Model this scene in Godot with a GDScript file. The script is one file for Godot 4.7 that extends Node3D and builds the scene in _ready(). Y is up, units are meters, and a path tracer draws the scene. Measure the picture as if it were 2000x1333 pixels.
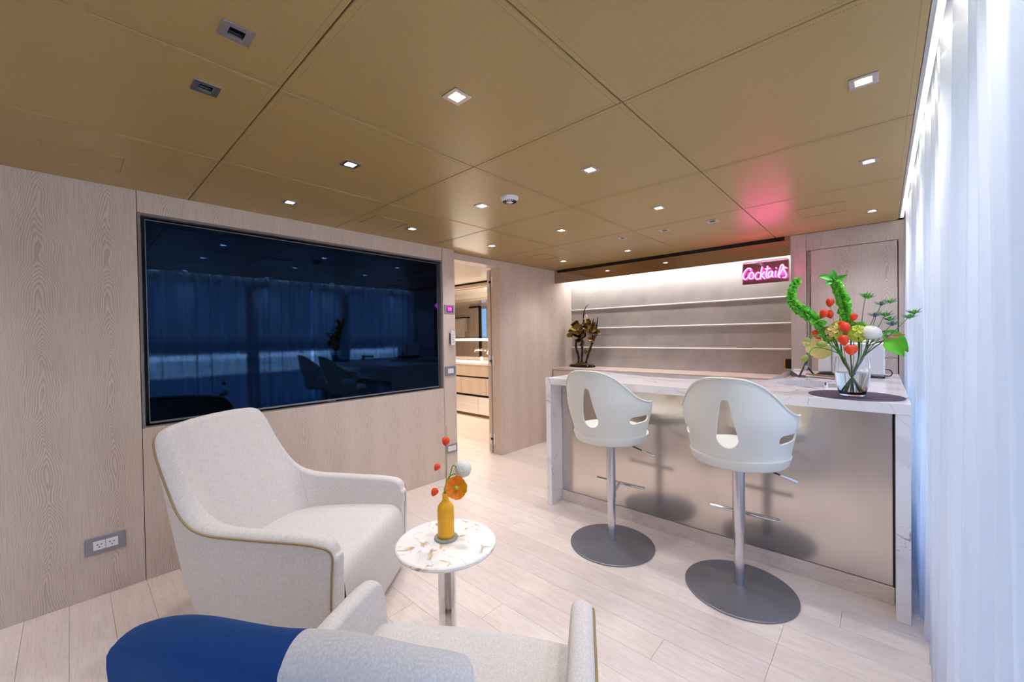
extends Node3D
# A yacht saloon: leather ceiling panels, oak veneer walls with a recessed television, a marble bar with two stools,
# two armchairs round a small table, sheer curtains along the window side. y up, metres. The camera stands at x = 0, z = 0.

const H := 2.15                      # underside of the ceiling panels
const WALL_X := -3.005               # face of the television wall
const JX := [-3.0, -2.245, -1.466, -0.682, 0.098]              # ceiling joints across
const JZ := [2.58, 1.98, 1.238, 0.376, -0.486, -1.348, -2.205, -3.062, -3.99, -4.215]   # ceiling joints along

var M := {}
var used := {}
var rng := RandomNumberGenerator.new()


class MB:
	# collects triangles; corners are given counter-clockwise as seen from outside
	var v := PackedVector3Array()
	var n := PackedVector3Array()
	var ix := PackedInt32Array()

	func tri(a: Vector3, b: Vector3, c: Vector3) -> void:
		var nn := (b - a).cross(c - a).normalized()
		var k := v.size()
		v.append(a); v.append(b); v.append(c)
		n.append(nn); n.append(nn); n.append(nn)
		ix.append(k); ix.append(k + 2); ix.append(k + 1)

	func quad(a: Vector3, b: Vector3, c: Vector3, d: Vector3) -> void:
		var nn := (c - a).cross(d - b).normalized()
		var k := v.size()
		v.append(a); v.append(b); v.append(c); v.append(d)
		for i in 4:
			n.append(nn)
		ix.append(k); ix.append(k + 2); ix.append(k + 1)
		ix.append(k); ix.append(k + 3); ix.append(k + 2)

	func box(lo: Vector3, hi: Vector3, bev := 0.0, xf := Transform3D.IDENTITY) -> void:
		var b: float = minf(bev, minf(hi.x - lo.x, minf(hi.y - lo.y, hi.z - lo.z)) * 0.45)
		var c := (lo + hi) * 0.5
		var h := (hi - lo) * 0.5
		for ax in 3:
			var u := (ax + 1) % 3
			var w := (ax + 2) % 3
			for s in [-1.0, 1.0]:
				var p := []
				for q in [[-1.0, -1.0], [1.0, -1.0], [1.0, 1.0], [-1.0, 1.0]]:
					var o := Vector3.ZERO
					o[ax] = s * h[ax]
					o[u] = q[0] * (h[u] - b)
					o[w] = q[1] * (h[w] - b)
					p.append(xf * (c + o))
				if s > 0:
					quad(p[0], p[1], p[2], p[3])
				else:
					quad(p[0], p[3], p[2], p[1])
			if b > 0.0:
				# the four chamfers that run along this axis
				for su in [-1.0, 1.0]:
					for sw in [-1.0, 1.0]:
						var p2 := []
						for e in [[-1.0, 0], [1.0, 0], [1.0, 1], [-1.0, 1]]:
							var o2 := Vector3.ZERO
							o2[ax] = e[0] * (h[ax] - b)
							o2[u] = su * (h[u] - (b if e[1] == 1 else 0.0))
							o2[w] = sw * (h[w] - (0.0 if e[1] == 1 else b))
							p2.append(xf * (c + o2))
						if su * sw > 0:
							quad(p2[3], p2[2], p2[1], p2[0])
						else:
							quad(p2[0], p2[1], p2[2], p2[3])
		if b > 0.0:
			for sx in [-1.0, 1.0]:
				for sy in [-1.0, 1.0]:
					for sz in [-1.0, 1.0]:
						var a := xf * (c + Vector3(sx * h.x, sy * (h.y - b), sz * (h.z - b)))
						var d := xf * (c + Vector3(sx * (h.x - b), sy * h.y, sz * (h.z - b)))
						var e2 := xf * (c + Vector3(sx * (h.x - b), sy * (h.y - b), sz * h.z))
						if sx * sy * sz > 0:
							tri(a, d, e2)
						else:
							tri(a, e2, d)

	func grid(rows: Array, close_u := false, close_v := false, flip := false) -> void:
		# rows of points, smooth; seen from outside a row runs left to right and the next row lies above
		var nv := rows.size()
		var nu: int = rows[0].size()
		var k := v.size()
		var last := Vector3.UP
		for j in nv:
			for i in nu:
				var i0 := (i - 1 + nu) % nu if close_u else maxi(i - 1, 0)
				var i1 := (i + 1) % nu if close_u else mini(i + 1, nu - 1)
				var j0 := (j - 1 + nv) % nv if close_v else maxi(j - 1, 0)
				var j1 := (j + 1) % nv if close_v else mini(j + 1, nv - 1)
				var du: Vector3 = rows[j][i1] - rows[j][i0]
				var dv: Vector3 = rows[j1][i] - rows[j0][i]
				if du.length_squared() < 1e-12:
					# a pole: look along the neighbouring row
					var jj := j1 if j1 != j else j0
					du = rows[jj][i1] - rows[jj][i0]
				var nn := du.cross(dv)
				nn = nn.normalized() if nn.length_squared() > 1e-18 else last
				last = nn
				v.append(rows[j][i])
				n.append(-nn if flip else nn)
		for j in (nv if close_v else nv - 1):
			for i in (nu if close_u else nu - 1):
				var a := k + j * nu + i
				var b := k + j * nu + (i + 1) % nu
				var c := k + ((j + 1) % nv) * nu + (i + 1) % nu
				var d := k + ((j + 1) % nv) * nu + i
				if flip:
					ix.append_array(PackedInt32Array([a, b, c, a, c, d]))
				else:
					ix.append_array(PackedInt32Array([a, c, b, a, d, c]))

	func lathe(prof: Array, seg := 32, xf := Transform3D.IDENTITY, crease := 0.6) -> void:
		# profile of (radius, height) from bottom to top on the outside; sharp bends are split
		var runs := [[prof[0]]]
		for i in range(1, prof.size()):
			runs[-1].append(prof[i])
			if i + 1 < prof.size():
				var d0: Vector2 = prof[i] - prof[i - 1]
				var d1: Vector2 = prof[i + 1] - prof[i]
				if absf(d0.angle_to(d1)) > crease:
					runs.append([prof[i]])
		for run in runs:
			var rows := []
			for p in run:
				var row := PackedVector3Array()
				for s in seg:
					var a := TAU * s / seg
					row.append(xf * Vector3(p.x * sin(a), p.y, p.x * cos(a)))
				rows.append(row)
			grid(rows, true)

	func tube(pts: Array, rad, seg := 8, caps := true) -> void:
		var rows := []
		var up := Vector3.UP
		var t0: Vector3 = (pts[1] - pts[0]).normalized()
		if absf(t0.dot(up)) > 0.9:
			up = Vector3.RIGHT
		var side := up.cross(t0).normalized()
		for i in pts.size():
			var t: Vector3
			if i == 0:
				t = pts[1] - pts[0]
			elif i == pts.size() - 1:
				t = pts[i] - pts[i - 1]
			else:
				t = (pts[i + 1] - pts[i]).normalized() + (pts[i] - pts[i - 1]).normalized()
			t = t.normalized()
			side = (side - t * side.dot(t)).normalized()
			var bi := t.cross(side)
			var r: float = rad[i] if rad is Array else rad
			var row := PackedVector3Array()
			for s in seg:
				var a := TAU * s / seg
				row.append(pts[i] + (side * cos(a) + bi * sin(a)) * r)
			rows.append(row)
		grid(rows, true)
		if caps:
			for i in range(1, seg - 1):
				tri(rows[0][0], rows[0][i + 1], rows[0][i])
				tri(rows[-1][0], rows[-1][i], rows[-1][i + 1])

	func ball(c: Vector3, r: Vector3, seg := 14, rings := 8, bas := Basis.IDENTITY) -> void:
		var rows := []
		for j in rings + 1:
			var t := -PI / 2 + PI * j / rings
			var row := PackedVector3Array()
			for s in seg:
				var a := TAU * s / seg
				row.append(c + bas * Vector3(r.x * cos(t) * sin(a), r.y * sin(t), r.z * cos(t) * cos(a)))
			rows.append(row)
		grid(rows, true)

	func sheet(rows: Array, thick: float) -> void:
		# a bent sheet with thickness: front, back and rim
		var back := []
		var nv := rows.size()
		var nu: int = rows[0].size()
		for j in nv:
			var row := PackedVector3Array()
			for i in nu:
				var du: Vector3 = rows[j][mini(i + 1, nu - 1)] - rows[j][maxi(i - 1, 0)]
				var dv: Vector3 = rows[mini(j + 1, nv - 1)][i] - rows[maxi(j - 1, 0)][i]
				row.append(rows[j][i] - du.cross(dv).normalized() * thick)
			back.append(row)
		grid(rows)
		grid(back, false, false, true)
		for i in nu - 1:
			quad(rows[0][i + 1], rows[0][i], back[0][i], back[0][i + 1])
			quad(rows[-1][i], rows[-1][i + 1], back[-1][i + 1], back[-1][i])
		for j in nv - 1:
			quad(rows[j][0], rows[j + 1][0], back[j + 1][0], back[j][0])
			quad(rows[j + 1][-1], rows[j][-1], back[j][-1], back[j + 1][-1])

	func mesh() -> ArrayMesh:
		var a := []
		a.resize(Mesh.ARRAY_MAX)
		a[Mesh.ARRAY_VERTEX] = v
		a[Mesh.ARRAY_NORMAL] = n
		a[Mesh.ARRAY_INDEX] = ix
		var m := ArrayMesh.new()
		m.add_surface_from_arrays(Mesh.PRIMITIVE_TRIANGLES, a)
		return m


func V(x: float, y: float, z: float) -> Vector3:
	return Vector3(x, y, z)


func numbered(called: String) -> String:
	used[called] = used.get(called, -1) + 1
	return called if used[called] == 0 else "%s_%03d" % [called, used[called]]


func part(mb: MB, called: String, mat: Material, parent: Node3D, label := "") -> MeshInstance3D:
	var o := MeshInstance3D.new()
	o.mesh = mb.mesh()
	o.material_override = mat
	o.name = called
	parent.add_child(o, true)
	if label:
		o.set_meta("label", label)
	return o


func thing(called: String, label: String, category: String, at := Vector3.ZERO, turn := 0.0, group := "") -> Node3D:
	var o := Node3D.new()
	o.name = numbered(called)
	add_child(o)
	o.position = at
	o.rotation.y = turn
	tag(o, label, category, group)
	return o


func tag(o: Node3D, label: String, category: String, group := "") -> void:
	o.set_meta("label", label)
	o.set_meta("category", category)
	if group:
		o.set_meta("group", group)


func solo(mb: MB, called: String, mat: Material, label: String, category: String, at := Vector3.ZERO, turn := 0.0, group := "") -> MeshInstance3D:
	var o := MeshInstance3D.new()
	o.mesh = mb.mesh()
	o.material_override = mat
	o.name = numbered(called)
	add_child(o)
	o.position = at
	o.rotation.y = turn
	tag(o, label, category, group)
	return o


func setting(called: String) -> Node3D:
	var o := Node3D.new()
	o.name = called
	add_child(o)
	o.set_meta("kind", "structure")
	return o


func copy(o: Node3D, base: String, at: Vector3, turn: float, label: String) -> Node3D:
	var c: Node3D = o.duplicate()
	c.name = numbered(base)
	add_child(c)
	c.position = at
	c.rotation.y = turn
	c.set_meta("label", label)
	return c


func boxes(list: Array, bev := 0.0) -> MB:
	var mb := MB.new()
	for b in list:
		mb.box(V(b[0], b[1], b[2]), V(b[3], b[4], b[5]), bev)
	return mb


func smooth(keys: Array, steps := 6) -> Array:
	# Catmull-Rom through the keys
	var out := []
	for i in keys.size() - 1:
		var a = keys[maxi(i - 1, 0)]
		var b = keys[i]
		var c = keys[i + 1]
		var d = keys[mini(i + 2, keys.size() - 1)]
		for s in steps:
			var t := float(s) / steps
			out.append(0.5 * (2.0 * b + (c - a) * t + (2.0 * a - 5.0 * b + 4.0 * c - d) * t * t + (3.0 * b - a - 3.0 * c + d) * t * t * t))
	out.append(keys[-1])
	return out


func basis_to(dir: Vector3) -> Basis:
	# +y along dir
	var y := dir.normalized()
	var x := (Vector3.FORWARD if absf(y.dot(Vector3.FORWARD)) < 0.9 else Vector3.RIGHT).cross(y).normalized()
	return Basis(x, y, x.cross(y))


func outlined(outline: PackedVector2Array, holes: Array, step: float) -> Array:
	# points and triangles that fill an outline with holes
	var pts := PackedVector2Array()
	var rims := [outline] + holes
	for r in rims:
		for p in r:
			pts.append(p)
	var lo := outline[0]
	var hi := outline[0]
	for p in outline:
		lo = lo.min(p)
		hi = hi.max(p)
	var nx := int((hi.x - lo.x) / step)
	var ny := int((hi.y - lo.y) / step)
	for j in range(1, ny):
		for i in range(1, nx):
			var p := lo + Vector2((i + (0.5 if j % 2 == 1 else 0.0)) * step, j * step)
			if not Geometry2D.is_point_in_polygon(p, outline):
				continue
			var good := true
			for r in rims:
				if r != outline and Geometry2D.is_point_in_polygon(p, r):
					good = false
					break
				for q in r:
					if q.distance_squared_to(p) < step * step * 0.3:
						good = false
						break
				if not good:
					break
			if good:
				pts.append(p)
	var t := Geometry2D.triangulate_delaunay(pts)
	var keep := PackedInt32Array()
	for i in range(0, t.size(), 3):
		var c := (pts[t[i]] + pts[t[i + 1]] + pts[t[i + 2]]) / 3.0
		if not Geometry2D.is_point_in_polygon(c, outline):
			continue
		var inside := false
		for h in holes:
			inside = inside or Geometry2D.is_point_in_polygon(c, h)
		if inside:
			continue
		var ccw := (pts[t[i + 1]] - pts[t[i]]).cross(pts[t[i + 2]] - pts[t[i]]) > 0.0
		keep.append_array(PackedInt32Array([t[i], t[i + 1], t[i + 2]]) if ccw else PackedInt32Array([t[i], t[i + 2], t[i + 1]]))
	return [pts, keep]


func plate(mb: MB, outline: PackedVector2Array, holes: Array, y0: float, y1: float, step := 0.2) -> void:
	# a flat slab: outline in (x, z)
	var f := outlined(outline, holes, step)
	var p: PackedVector2Array = f[0]
	var t: PackedInt32Array = f[1]
	for i in range(0, t.size(), 3):
		var a := p[t[i]]
		var b := p[t[i + 1]]
		var c := p[t[i + 2]]
		mb.tri(V(a.x, y1, a.y), V(c.x, y1, c.y), V(b.x, y1, b.y))
		mb.tri(V(a.x, y0, a.y), V(b.x, y0, b.y), V(c.x, y0, c.y))
	for r in [outline] + holes:
		var area := 0.0
		for i in r.size():
			area += r[i].cross(r[(i + 1) % r.size()])
		var out: bool = (area > 0.0) == (r == outline)
		for i in r.size():
			var a: Vector2 = r[i]
			var b: Vector2 = r[(i + 1) % r.size()]
			if out:
				mb.quad(V(b.x, y0, b.y), V(a.x, y0, a.y), V(a.x, y1, a.y), V(b.x, y1, b.y))
			else:
				mb.quad(V(a.x, y0, a.y), V(b.x, y0, b.y), V(b.x, y1, b.y), V(a.x, y1, a.y))


# ---------------------------------------------------------------- materials

func noise(freq: float, sd: int, octaves := 3) -> FastNoiseLite:
	var f := FastNoiseLite.new()
	f.seed = sd
	f.noise_type = FastNoiseLite.TYPE_SIMPLEX_SMOOTH
	f.frequency = freq
	f.fractal_octaves = octaves
	return f


func tex(w: int, h: int, px: PackedByteArray) -> ImageTexture:
	return ImageTexture.create_from_image(Image.create_from_data(w, h, false, Image.FORMAT_RGB8, px))


func std(called: String, c: Color, rough := 0.6, metal := 0.0) -> StandardMaterial3D:
	var m := StandardMaterial3D.new()
	m.resource_name = called
	m.albedo_color = c
	m.roughness = rough
	m.metallic = metal
	M[called] = m
	return m


func c8(r: float, g: float, b: float) -> Color:
	return Color(r / 255.0, g / 255.0, b / 255.0)


func planar(m: StandardMaterial3D, t: Texture2D, scale: Vector3, world := true) -> void:
	m.albedo_texture = t
	m.uv1_triplanar = true
	m.uv1_world_triplanar = world
	m.uv1_triplanar_sharpness = 8.0
	m.uv1_scale = scale


func oak_texture(w: int, h: int, sd: int) -> Array:
	# one veneer leaf with cathedral figure, tiles sideways (the leaves are slip-matched); colour and relief
	var px := PackedByteArray()
	px.resize(w * h * 3)
	var hp := PackedByteArray()
	hp.resize(w * h * 3)
	var pore := noise(0.11, sd + 7, 2).get_image(w * 2, h / 16 + 2).get_data()
	var wob := noise(0.012, sd, 2)
	var wob2 := noise(0.03, sd + 3, 2)
	var fine := noise(0.2, sd + 5, 1)
	for y in h:
		# arch after arch, all pointing up, with the sides running nearly straight
		var vy := 2.3 * y / h
		var cx := 0.16 * wob.get_noise_2d(y * 0.4, 300.0)
		var rise := 26.0 * vy + 5.0 * wob.get_noise_2d(y * 0.35, 0.0)
		var wide := 15.5 + 3.0 * wob.get_noise_2d(y * 0.3, 800.0)
		for x in w:
			var u := 2.0 * x / w - 1.0
			var uu := absf(u - cx * (1.0 - u * u))
			var wj := wob2.get_noise_2d(minf(x, w - x) * 0.6, y * 0.07)
			var r := wide * pow(uu, 1.22) + 0.55 * wj
			var g := fposmod(r - rise, 1.0)
			var line := smoothstep(0.2, 0.8, g) * (1.0 - smoothstep(0.88, 1.0, g))
			var po := float(pore[(y / 16) * w * 2 + x * 2]) / 255.0
			var streak := smoothstep(0.5, 0.75, po)
			var k := 0.62 * line * (0.4 + 0.6 * (1.0 - uu)) + 0.3 * streak + 0.12 * fine.get_noise_2d(x * 1.3, y * 0.1)
			k = clampf(k, 0.0, 1.0)
			var i := (y * w + x) * 3
			px[i] = int(lerpf(255.0, 204.0, k))
			px[i + 1] = int(lerpf(255.0, 199.0, k))
			px[i + 2] = int(lerpf(255.0, 195.0, k))
			var hh := int(255.0 * (1.0 - k))
			hp[i] = hh
			hp[i + 1] = hh
			hp[i + 2] = hh
	return [tex(w, h, px), tex(w, h, hp)]


func plank_texture(w: int, h: int, sd: int) -> ImageTexture:
	var px := PackedByteArray()
	px.resize(w * h * 3)
	var a := noise(0.02, sd, 3)
	var b := noise(0.12, sd + 1, 2)
	var c := noise(0.5, sd + 2, 1)
	for y in h:
		for x in w:
			var t := 0.5 + 0.5 * a.get_noise_2d(x * 0.25, y * 1.2)
			var s := absf(b.get_noise_2d(x * 0.05, y + 6.0 * a.get_noise_2d(x * 0.1, y * 0.3)))
			var p := smoothstep(0.35, 0.6, c.get_noise_2d(x * 0.05, y))
			var k := clampf(0.45 * t + 0.5 * s + 0.35 * p, 0.0, 1.0)
			var i := (y * w + x) * 3
			px[i] = int(lerpf(255.0, 226.0, k))
			px[i + 1] = int(lerpf(255.0, 220.0, k))
			px[i + 2] = int(lerpf(255.0, 212.0, k))
	return tex(w, h, px)


func marble_texture(n: int, sd: int, vein: Color, gold: Color, amount: float, cloud: float, fine := 1.0) -> ImageTexture:
	var px := PackedByteArray()
	px.resize(n * n * 3)
	var wx := noise(0.004, sd, 3)
	var wy := noise(0.004, sd + 11, 3)
	var v1 := noise(0.0026, sd + 21, 2)
	var v2 := noise(0.006, sd + 31, 3)
	var cl := noise(0.008 * fine, sd + 41, 4)
	for y in n:
		for x in n:
			var ax := x + 60.0 * wx.get_noise_2d(x, y)
			var ay := y + 60.0 * wy.get_noise_2d(x, y)
			# veins run mostly one way
			var bx := ax * 0.8 + ay * 0.6
			var by := (ay * 0.8 - ax * 0.6) * 2.2
			var e := absf(v1.get_noise_2d(bx, by))
			var f := absf(v2.get_noise_2d(bx, by))
			var where := smoothstep(0.0, 0.4, cl.get_noise_2d(x * 0.5 + 900.0, y * 0.5))
			var k1 := (1.0 - smoothstep(0.0, 0.028, e)) * (0.15 + 0.85 * where)
			var k2 := (1.0 - smoothstep(0.0, 0.012, f)) * where
			var haze := smoothstep(0.1, 0.5, cl.get_noise_2d(ax * 0.6, ay * 0.6)) * cloud * (1.0 if fine < 2.0 else smoothstep(-0.1, 0.25, wx.get_noise_2d(x * 0.9 + 400.0, y * 0.9)))
			var c := Color(1, 1, 1).lerp(gold, haze).lerp(vein, clampf((k1 + k2) * amount, 0.0, 1.0))
			var i := (y * n + x) * 3
			px[i] = int(c.r * 255.0)
			px[i + 1] = int(c.g * 255.0)
			px[i + 2] = int(c.b * 255.0)
	return tex(n, n, px)


func weave_texture(n: int, threads: int, sd: int) -> Array:
	var px := PackedByteArray()
	px.resize(n * n * 3)
	var hp := PackedByteArray()
	hp.resize(n * n * 3)
	var r := RandomNumberGenerator.new()
	r.seed = sd
	# every thread changes tone along its length, as slubby yarn does
	var tone := []
	for i in threads * threads * 2:
		tone.append(0.55 * r.randf() + 0.45 * (tone[i - 1] if i % 5 else r.randf()))
	var per := float(n) / threads
	for y in n:
		for x in n:
			var i := int(x / per) % threads
			var j := int(y / per) % threads
			var fx := fmod(x / per, 1.0) - 0.5
			var fy := fmod(y / per, 1.0) - 0.5
			var over := (i + j) % 2 == 0
			var hgt := (1.0 - 2.6 * (fx * fx if over else fy * fy)) * (1.0 - 1.2 * (fy * fy if over else fx * fx))
			var tn: float = tone[(i * threads + j / 2) if over else threads * threads + j * threads + i / 2]
			var c := clampf(0.70 + 0.24 * hgt + 0.16 * (tn - 0.5), 0.0, 1.0)
			var k := (y * n + x) * 3
			px[k] = int(c * 255.0)
			px[k + 1] = int(c * 253.0)
			px[k + 2] = int(c * 249.0)
			var hh := int(clampf(hgt, 0.0, 1.0) * 255.0)
			hp[k] = hh
			hp[k + 1] = hh
			hp[k + 2] = hh
	return [tex(n, n, px), tex(n, n, hp)]


func grain_texture(n: int, freq: float, sd: int, low: float) -> ImageTexture:
	var px := PackedByteArray()
	px.resize(n * n * 3)
	var d := noise(freq, sd, 3).get_seamless_image(n, n).get_data()
	for i in n * n:
		var c := int(lerpf(255.0 * low, 255.0, d[i] / 255.0))
		px[i * 3] = c
		px[i * 3 + 1] = c
		px[i * 3 + 2] = c
	return tex(n, n, px)


func materials() -> void:
	var oak := oak_texture(320, 1280, 5)
	for a in [["oak_wall", c8(215, 200, 187), V(0, 0, 0.1)], ["oak_back", c8(198, 187, 177), V(0.35, 0, 0)], ["oak_bath", c8(220, 202, 184), V(0.1, 0, 0.3)], ["oak_counter", c8(222, 206, 195), V(0, 0.2, 0)]]:
		var m := std(a[0], a[1], 0.55)
		planar(m, oak[0], V(1.0 / 0.237, 1.0 / 2.3, 1.0 / 0.237))
		m.uv1_offset = a[2]
		m.heightmap_enabled = true
		m.heightmap_texture = oak[1]
		m.heightmap_scale = 0.02
	var plank := plank_texture(1024, 256, 9)
	var tones := [c8(228, 216, 210), c8(231, 220, 214), c8(225, 212, 205), c8(229, 216, 208), c8(233, 222, 215), c8(226, 214, 209)]
	for i in 6:
		var m := std("plank_%d" % i, tones[i], 0.42)
		planar(m, plank, V(1.0 / 1.7, 1.0, 1.0 / 0.31))
		m.uv1_offset = V(0.37 * i, 0, 0.23 * i)
	var leather := std("ceiling_leather", c8(168, 142, 89), 0.37)
	planar(leather, grain_texture(256, 0.05, 3, 0.95), V(6, 6, 6))
	var lgrain := grain_texture(256, 0.12, 4, 0.0)
	leather.heightmap_enabled = true
	leather.heightmap_texture = lgrain
	leather.heightmap_scale = 0.012
	std("stitch", c8(140, 112, 70), 0.7)
	std("dark_gap", c8(28, 24, 20), 0.9)
	std("recess_grey", c8(124, 118, 116), 0.7)
	std("steel_trim", c8(190, 188, 190), 0.32, 1.0)
	std("plate_grey", c8(150, 152, 160), 0.4, 0.6)
	std("chrome", c8(235, 235, 238), 0.06, 1.0)
	std("brushed", c8(208, 208, 214), 0.2, 1.0)
	std("base_steel", c8(136, 136, 145), 0.36, 0.6)
	var pan := std("bar_steel", c8(222, 214, 206), 0.17, 1.0)
	planar(pan, grain_texture(256, 0.02, 12, 0.96), V(1.0, 0.6, 1.0))
	std("white_plastic", c8(226, 226, 218), 0.38)
	std("plastic_white", c8(232, 232, 234), 0.3)
	std("black_plastic", c8(20, 20, 22), 0.35)
	std("black_gloss", c8(10, 10, 12), 0.08)
	var scr := std("screen_glass", c8(20, 36, 58), 0.03, 1.0)
	scr.resource_name = "screen_glass"
	std("bezel", c8(118, 120, 128), 0.4, 0.4)
	var mt := marble_texture(1024, 4, c8(150, 146, 146), c8(226, 224, 226), 0.85, 0.6)
	planar(std("marble", c8(236, 233, 236), 0.16), mt, V(0.45, 0.45, 0.45))
	M.marble.uv1_offset = V(0.93, 0.1, 1.95)
	var mt2 := marble_texture(512, 17, c8(176, 150, 122), c8(206, 176, 136), 0.6, 1.0, 3.2)
	planar(std("table_marble", c8(246, 244, 240), 0.14), mt2, V(2.2, 2.2, 2.2), false)
	M.table_marble.uv1_offset = V(0.5, 0.5, 0.5)
	var wv := weave_texture(480, 48, 2)
	var fab := std("linen", c8(244, 240, 239), 0.95)
	planar(fab, wv[0], V(10.5, 10.5, 10.5), false)
	fab.heightmap_enabled = true
	fab.heightmap_texture = wv[1]
	fab.heightmap_scale = 0.05
	fab.rim_enabled = true
	fab.rim = 0.25
	std("piping", c8(150, 126, 86), 0.7)
	var wool := grain_texture(256, 0.09, 21, 0.86)
	for a in [["wool_blue", c8(3, 66, 134)], ["wool_grey", c8(228, 227, 228)]]:
		var m := std(a[0], a[1], 1.0)
		planar(m, wool, V(9, 9, 9), false)
		m.rim_enabled = true
		m.rim = 0.4
		m.rim_tint = 0.7
		m.heightmap_enabled = true
		m.heightmap_texture = wool
		m.heightmap_scale = 0.04
	var sheer := std("sheer", Color(c8(242, 241, 240), 0.7), 1.0)
	sheer.transparency = BaseMaterial3D.TRANSPARENCY_ALPHA
	sheer.backlight_enabled = true
	sheer.backlight = c8(196, 204, 214)
	sheer.uv1_triplanar = true
	sheer.uv1_world_triplanar = true
	sheer.uv1_scale = V(30, 12, 30)
	sheer.heightmap_enabled = true
	sheer.heightmap_texture = lgrain
	sheer.heightmap_scale = 0.03
	sheer.cull_mode = BaseMaterial3D.CULL_DISABLED
	var pane := std("pane", Color(0.9, 0.95, 1.0, 0.06), 0.02)
	pane.transparency = BaseMaterial3D.TRANSPARENCY_ALPHA
	var gl := std("vase_glass", Color(1, 1, 1, 0.0), 0.0)
	gl.transparency = BaseMaterial3D.TRANSPARENCY_ALPHA
	gl.refraction_enabled = true
	gl.refraction_scale = 0.05
	var wa := std("water", Color(0.97, 1, 0.98, 0.0), 0.0)
	wa.transparency = BaseMaterial3D.TRANSPARENCY_ALPHA
	wa.refraction_enabled = true
	wa.refraction_scale = 0.033
	var ac := std("acrylic", Color(1, 0.96, 0.98, 0.0), 0.02)
	ac.transparency = BaseMaterial3D.TRANSPARENCY_ALPHA
	std("bronze_mirror", c8(196, 172, 152), 0.03, 1.0)
	std("sign_back", c8(58, 51, 49), 0.12)
	std("mirror", c8(235, 235, 235), 0.01, 1.0)
	var lac := std("lacquer", c8(184, 178, 174), 0.16)
	planar(lac, grain_texture(256, 0.01, 33, 0.92), V(1.2, 1.2, 1.2))
	std("ledge_white", c8(244, 242, 240), 0.25)
	std("mustard", c8(236, 172, 20), 0.38)
	std("coaster", c8(150, 154, 146), 0.6)
	std("placemat", c8(70, 58, 82), 0.7)
	std("bronze", c8(128, 100, 58), 0.34, 1.0)
	std("dark_bronze", c8(62, 54, 46), 0.45, 0.8)
	std("ivory", c8(226, 214, 186), 0.4)
	std("gold", c8(212, 164, 82), 0.25, 1.0)
	std("bath_cream", c8(240, 232, 220), 0.12)
	std("bath_wall", c8(234, 220, 204), 0.5)
	std("towel", c8(238, 232, 224), 0.95)
	std("deck_grey", c8(150, 150, 150), 0.8)
	std("quay_white", c8(236, 236, 232), 0.7)
	std("sea", c8(30, 62, 84), 0.1)
	std("hull_white", c8(232, 234, 238), 0.4)
	# plants
	for a in [["stem_green", c8(70, 112, 44)], ["bell_green", c8(128, 206, 76)], ["leaf_green", c8(88, 176, 66)], ["anthurium_green", c8(104, 190, 40)], ["hydrangea", c8(206, 224, 90)], ["cream_petal", c8(240, 222, 150)], ["pale_yellow", c8(250, 242, 176)], ["lantern", c8(238, 88, 44)], ["white_petal", c8(246, 244, 238)], ["poppy_orange", c8(255, 168, 50)], ["poppy_yellow", c8(246, 190, 30)], ["bud_green", c8(150, 160, 84)], ["spadix", c8(206, 128, 110)], ["thistle_blue", c8(74, 78, 120)], ["thistle_green", c8(92, 132, 96)], ["straw", c8(196, 176, 110)]]:
		var m := std(a[0], a[1], 0.55)
		m.backlight_enabled = true
		m.backlight = (a[1] as Color) * 0.9
	# things that give off light
	for a in [["lamp_glow", c8(255, 250, 248), 30.0], ["led_glow", c8(255, 244, 226), 5.0], ["bath_glow", c8(255, 232, 200), 3.5], ["neon_glow", c8(255, 72, 170), 20.0], ["sky_glow", c8(120, 176, 236), 0.9], ["display_glow", c8(214, 60, 220), 0.6], ["display_glow2", c8(240, 130, 236), 0.9]]:
		var m := std(a[0], a[1], 0.5)
		m.emission_enabled = true
		m.emission = a[1]
		m.emission_energy_multiplier = a[2]


func _ready() -> void:
	rng.seed = 11
	# --- camera, sky, exposure, large lights
	var cam := Camera3D.new()
	cam.name = "camera"
	add_child(cam)
	cam.fov = rad_to_deg(2.0 * atan(666.5 / 788.9))
	cam.near = 0.02
	cam.far = 400.0
	cam.transform = Transform3D(Basis.from_euler(V(deg_to_rad(-0.6883), deg_to_rad(42.4117), deg_to_rad(-0.8739)), EULER_ORDER_YXZ), V(0, 1.32, 0))
	cam.current = true
	var env := Environment.new()
	env.tonemap_mode = Environment.TONE_MAPPER_LINEAR
	env.tonemap_exposure = 1.0
	env.background_mode = Environment.BG_SKY
	var sky := ProceduralSkyMaterial.new()
	sky.sky_top_color = c8(84, 138, 216)
	sky.sky_horizon_color = c8(188, 212, 240)
	sky.ground_bottom_color = c8(60, 84, 110)
	sky.ground_horizon_color = c8(140, 165, 190)
	sky.sky_energy_multiplier = 1.7
	sky.ground_energy_multiplier = 0.8
	env.sky = Sky.new()
	env.sky.sky_material = sky
	env.sdfgi_enabled = true
	env.ssao_enabled = true
	env.ssil_enabled = true
	var we := WorldEnvironment.new()
	we.name = "world"
	we.environment = env
	add_child(we)
	var sun := DirectionalLight3D.new()
	sun.name = "sun"
	sun.rotation = V(deg_to_rad(-58), deg_to_rad(-40), 0)
	sun.light_energy = 45.0
	sun.light_color = c8(255, 246, 232)
	sun.light_angular_distance = 0.5
	sun.shadow_enabled = true
	add_child(sun)

	materials()
	build_floor()
	build_ceiling()
	build_walls()
	build_niche()
	build_windows()
	build_bathroom()
	build_curtains()
	build_outside()
	build_bar()
	build_television()
	build_lights()
	build_armchairs()
	build_stools()
	build_side_table()
	build_bar_things()
	build_bouquet()
	build_table_flowers()
	build_wall_fittings()


# ---------------------------------------------------------------- the room

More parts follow.
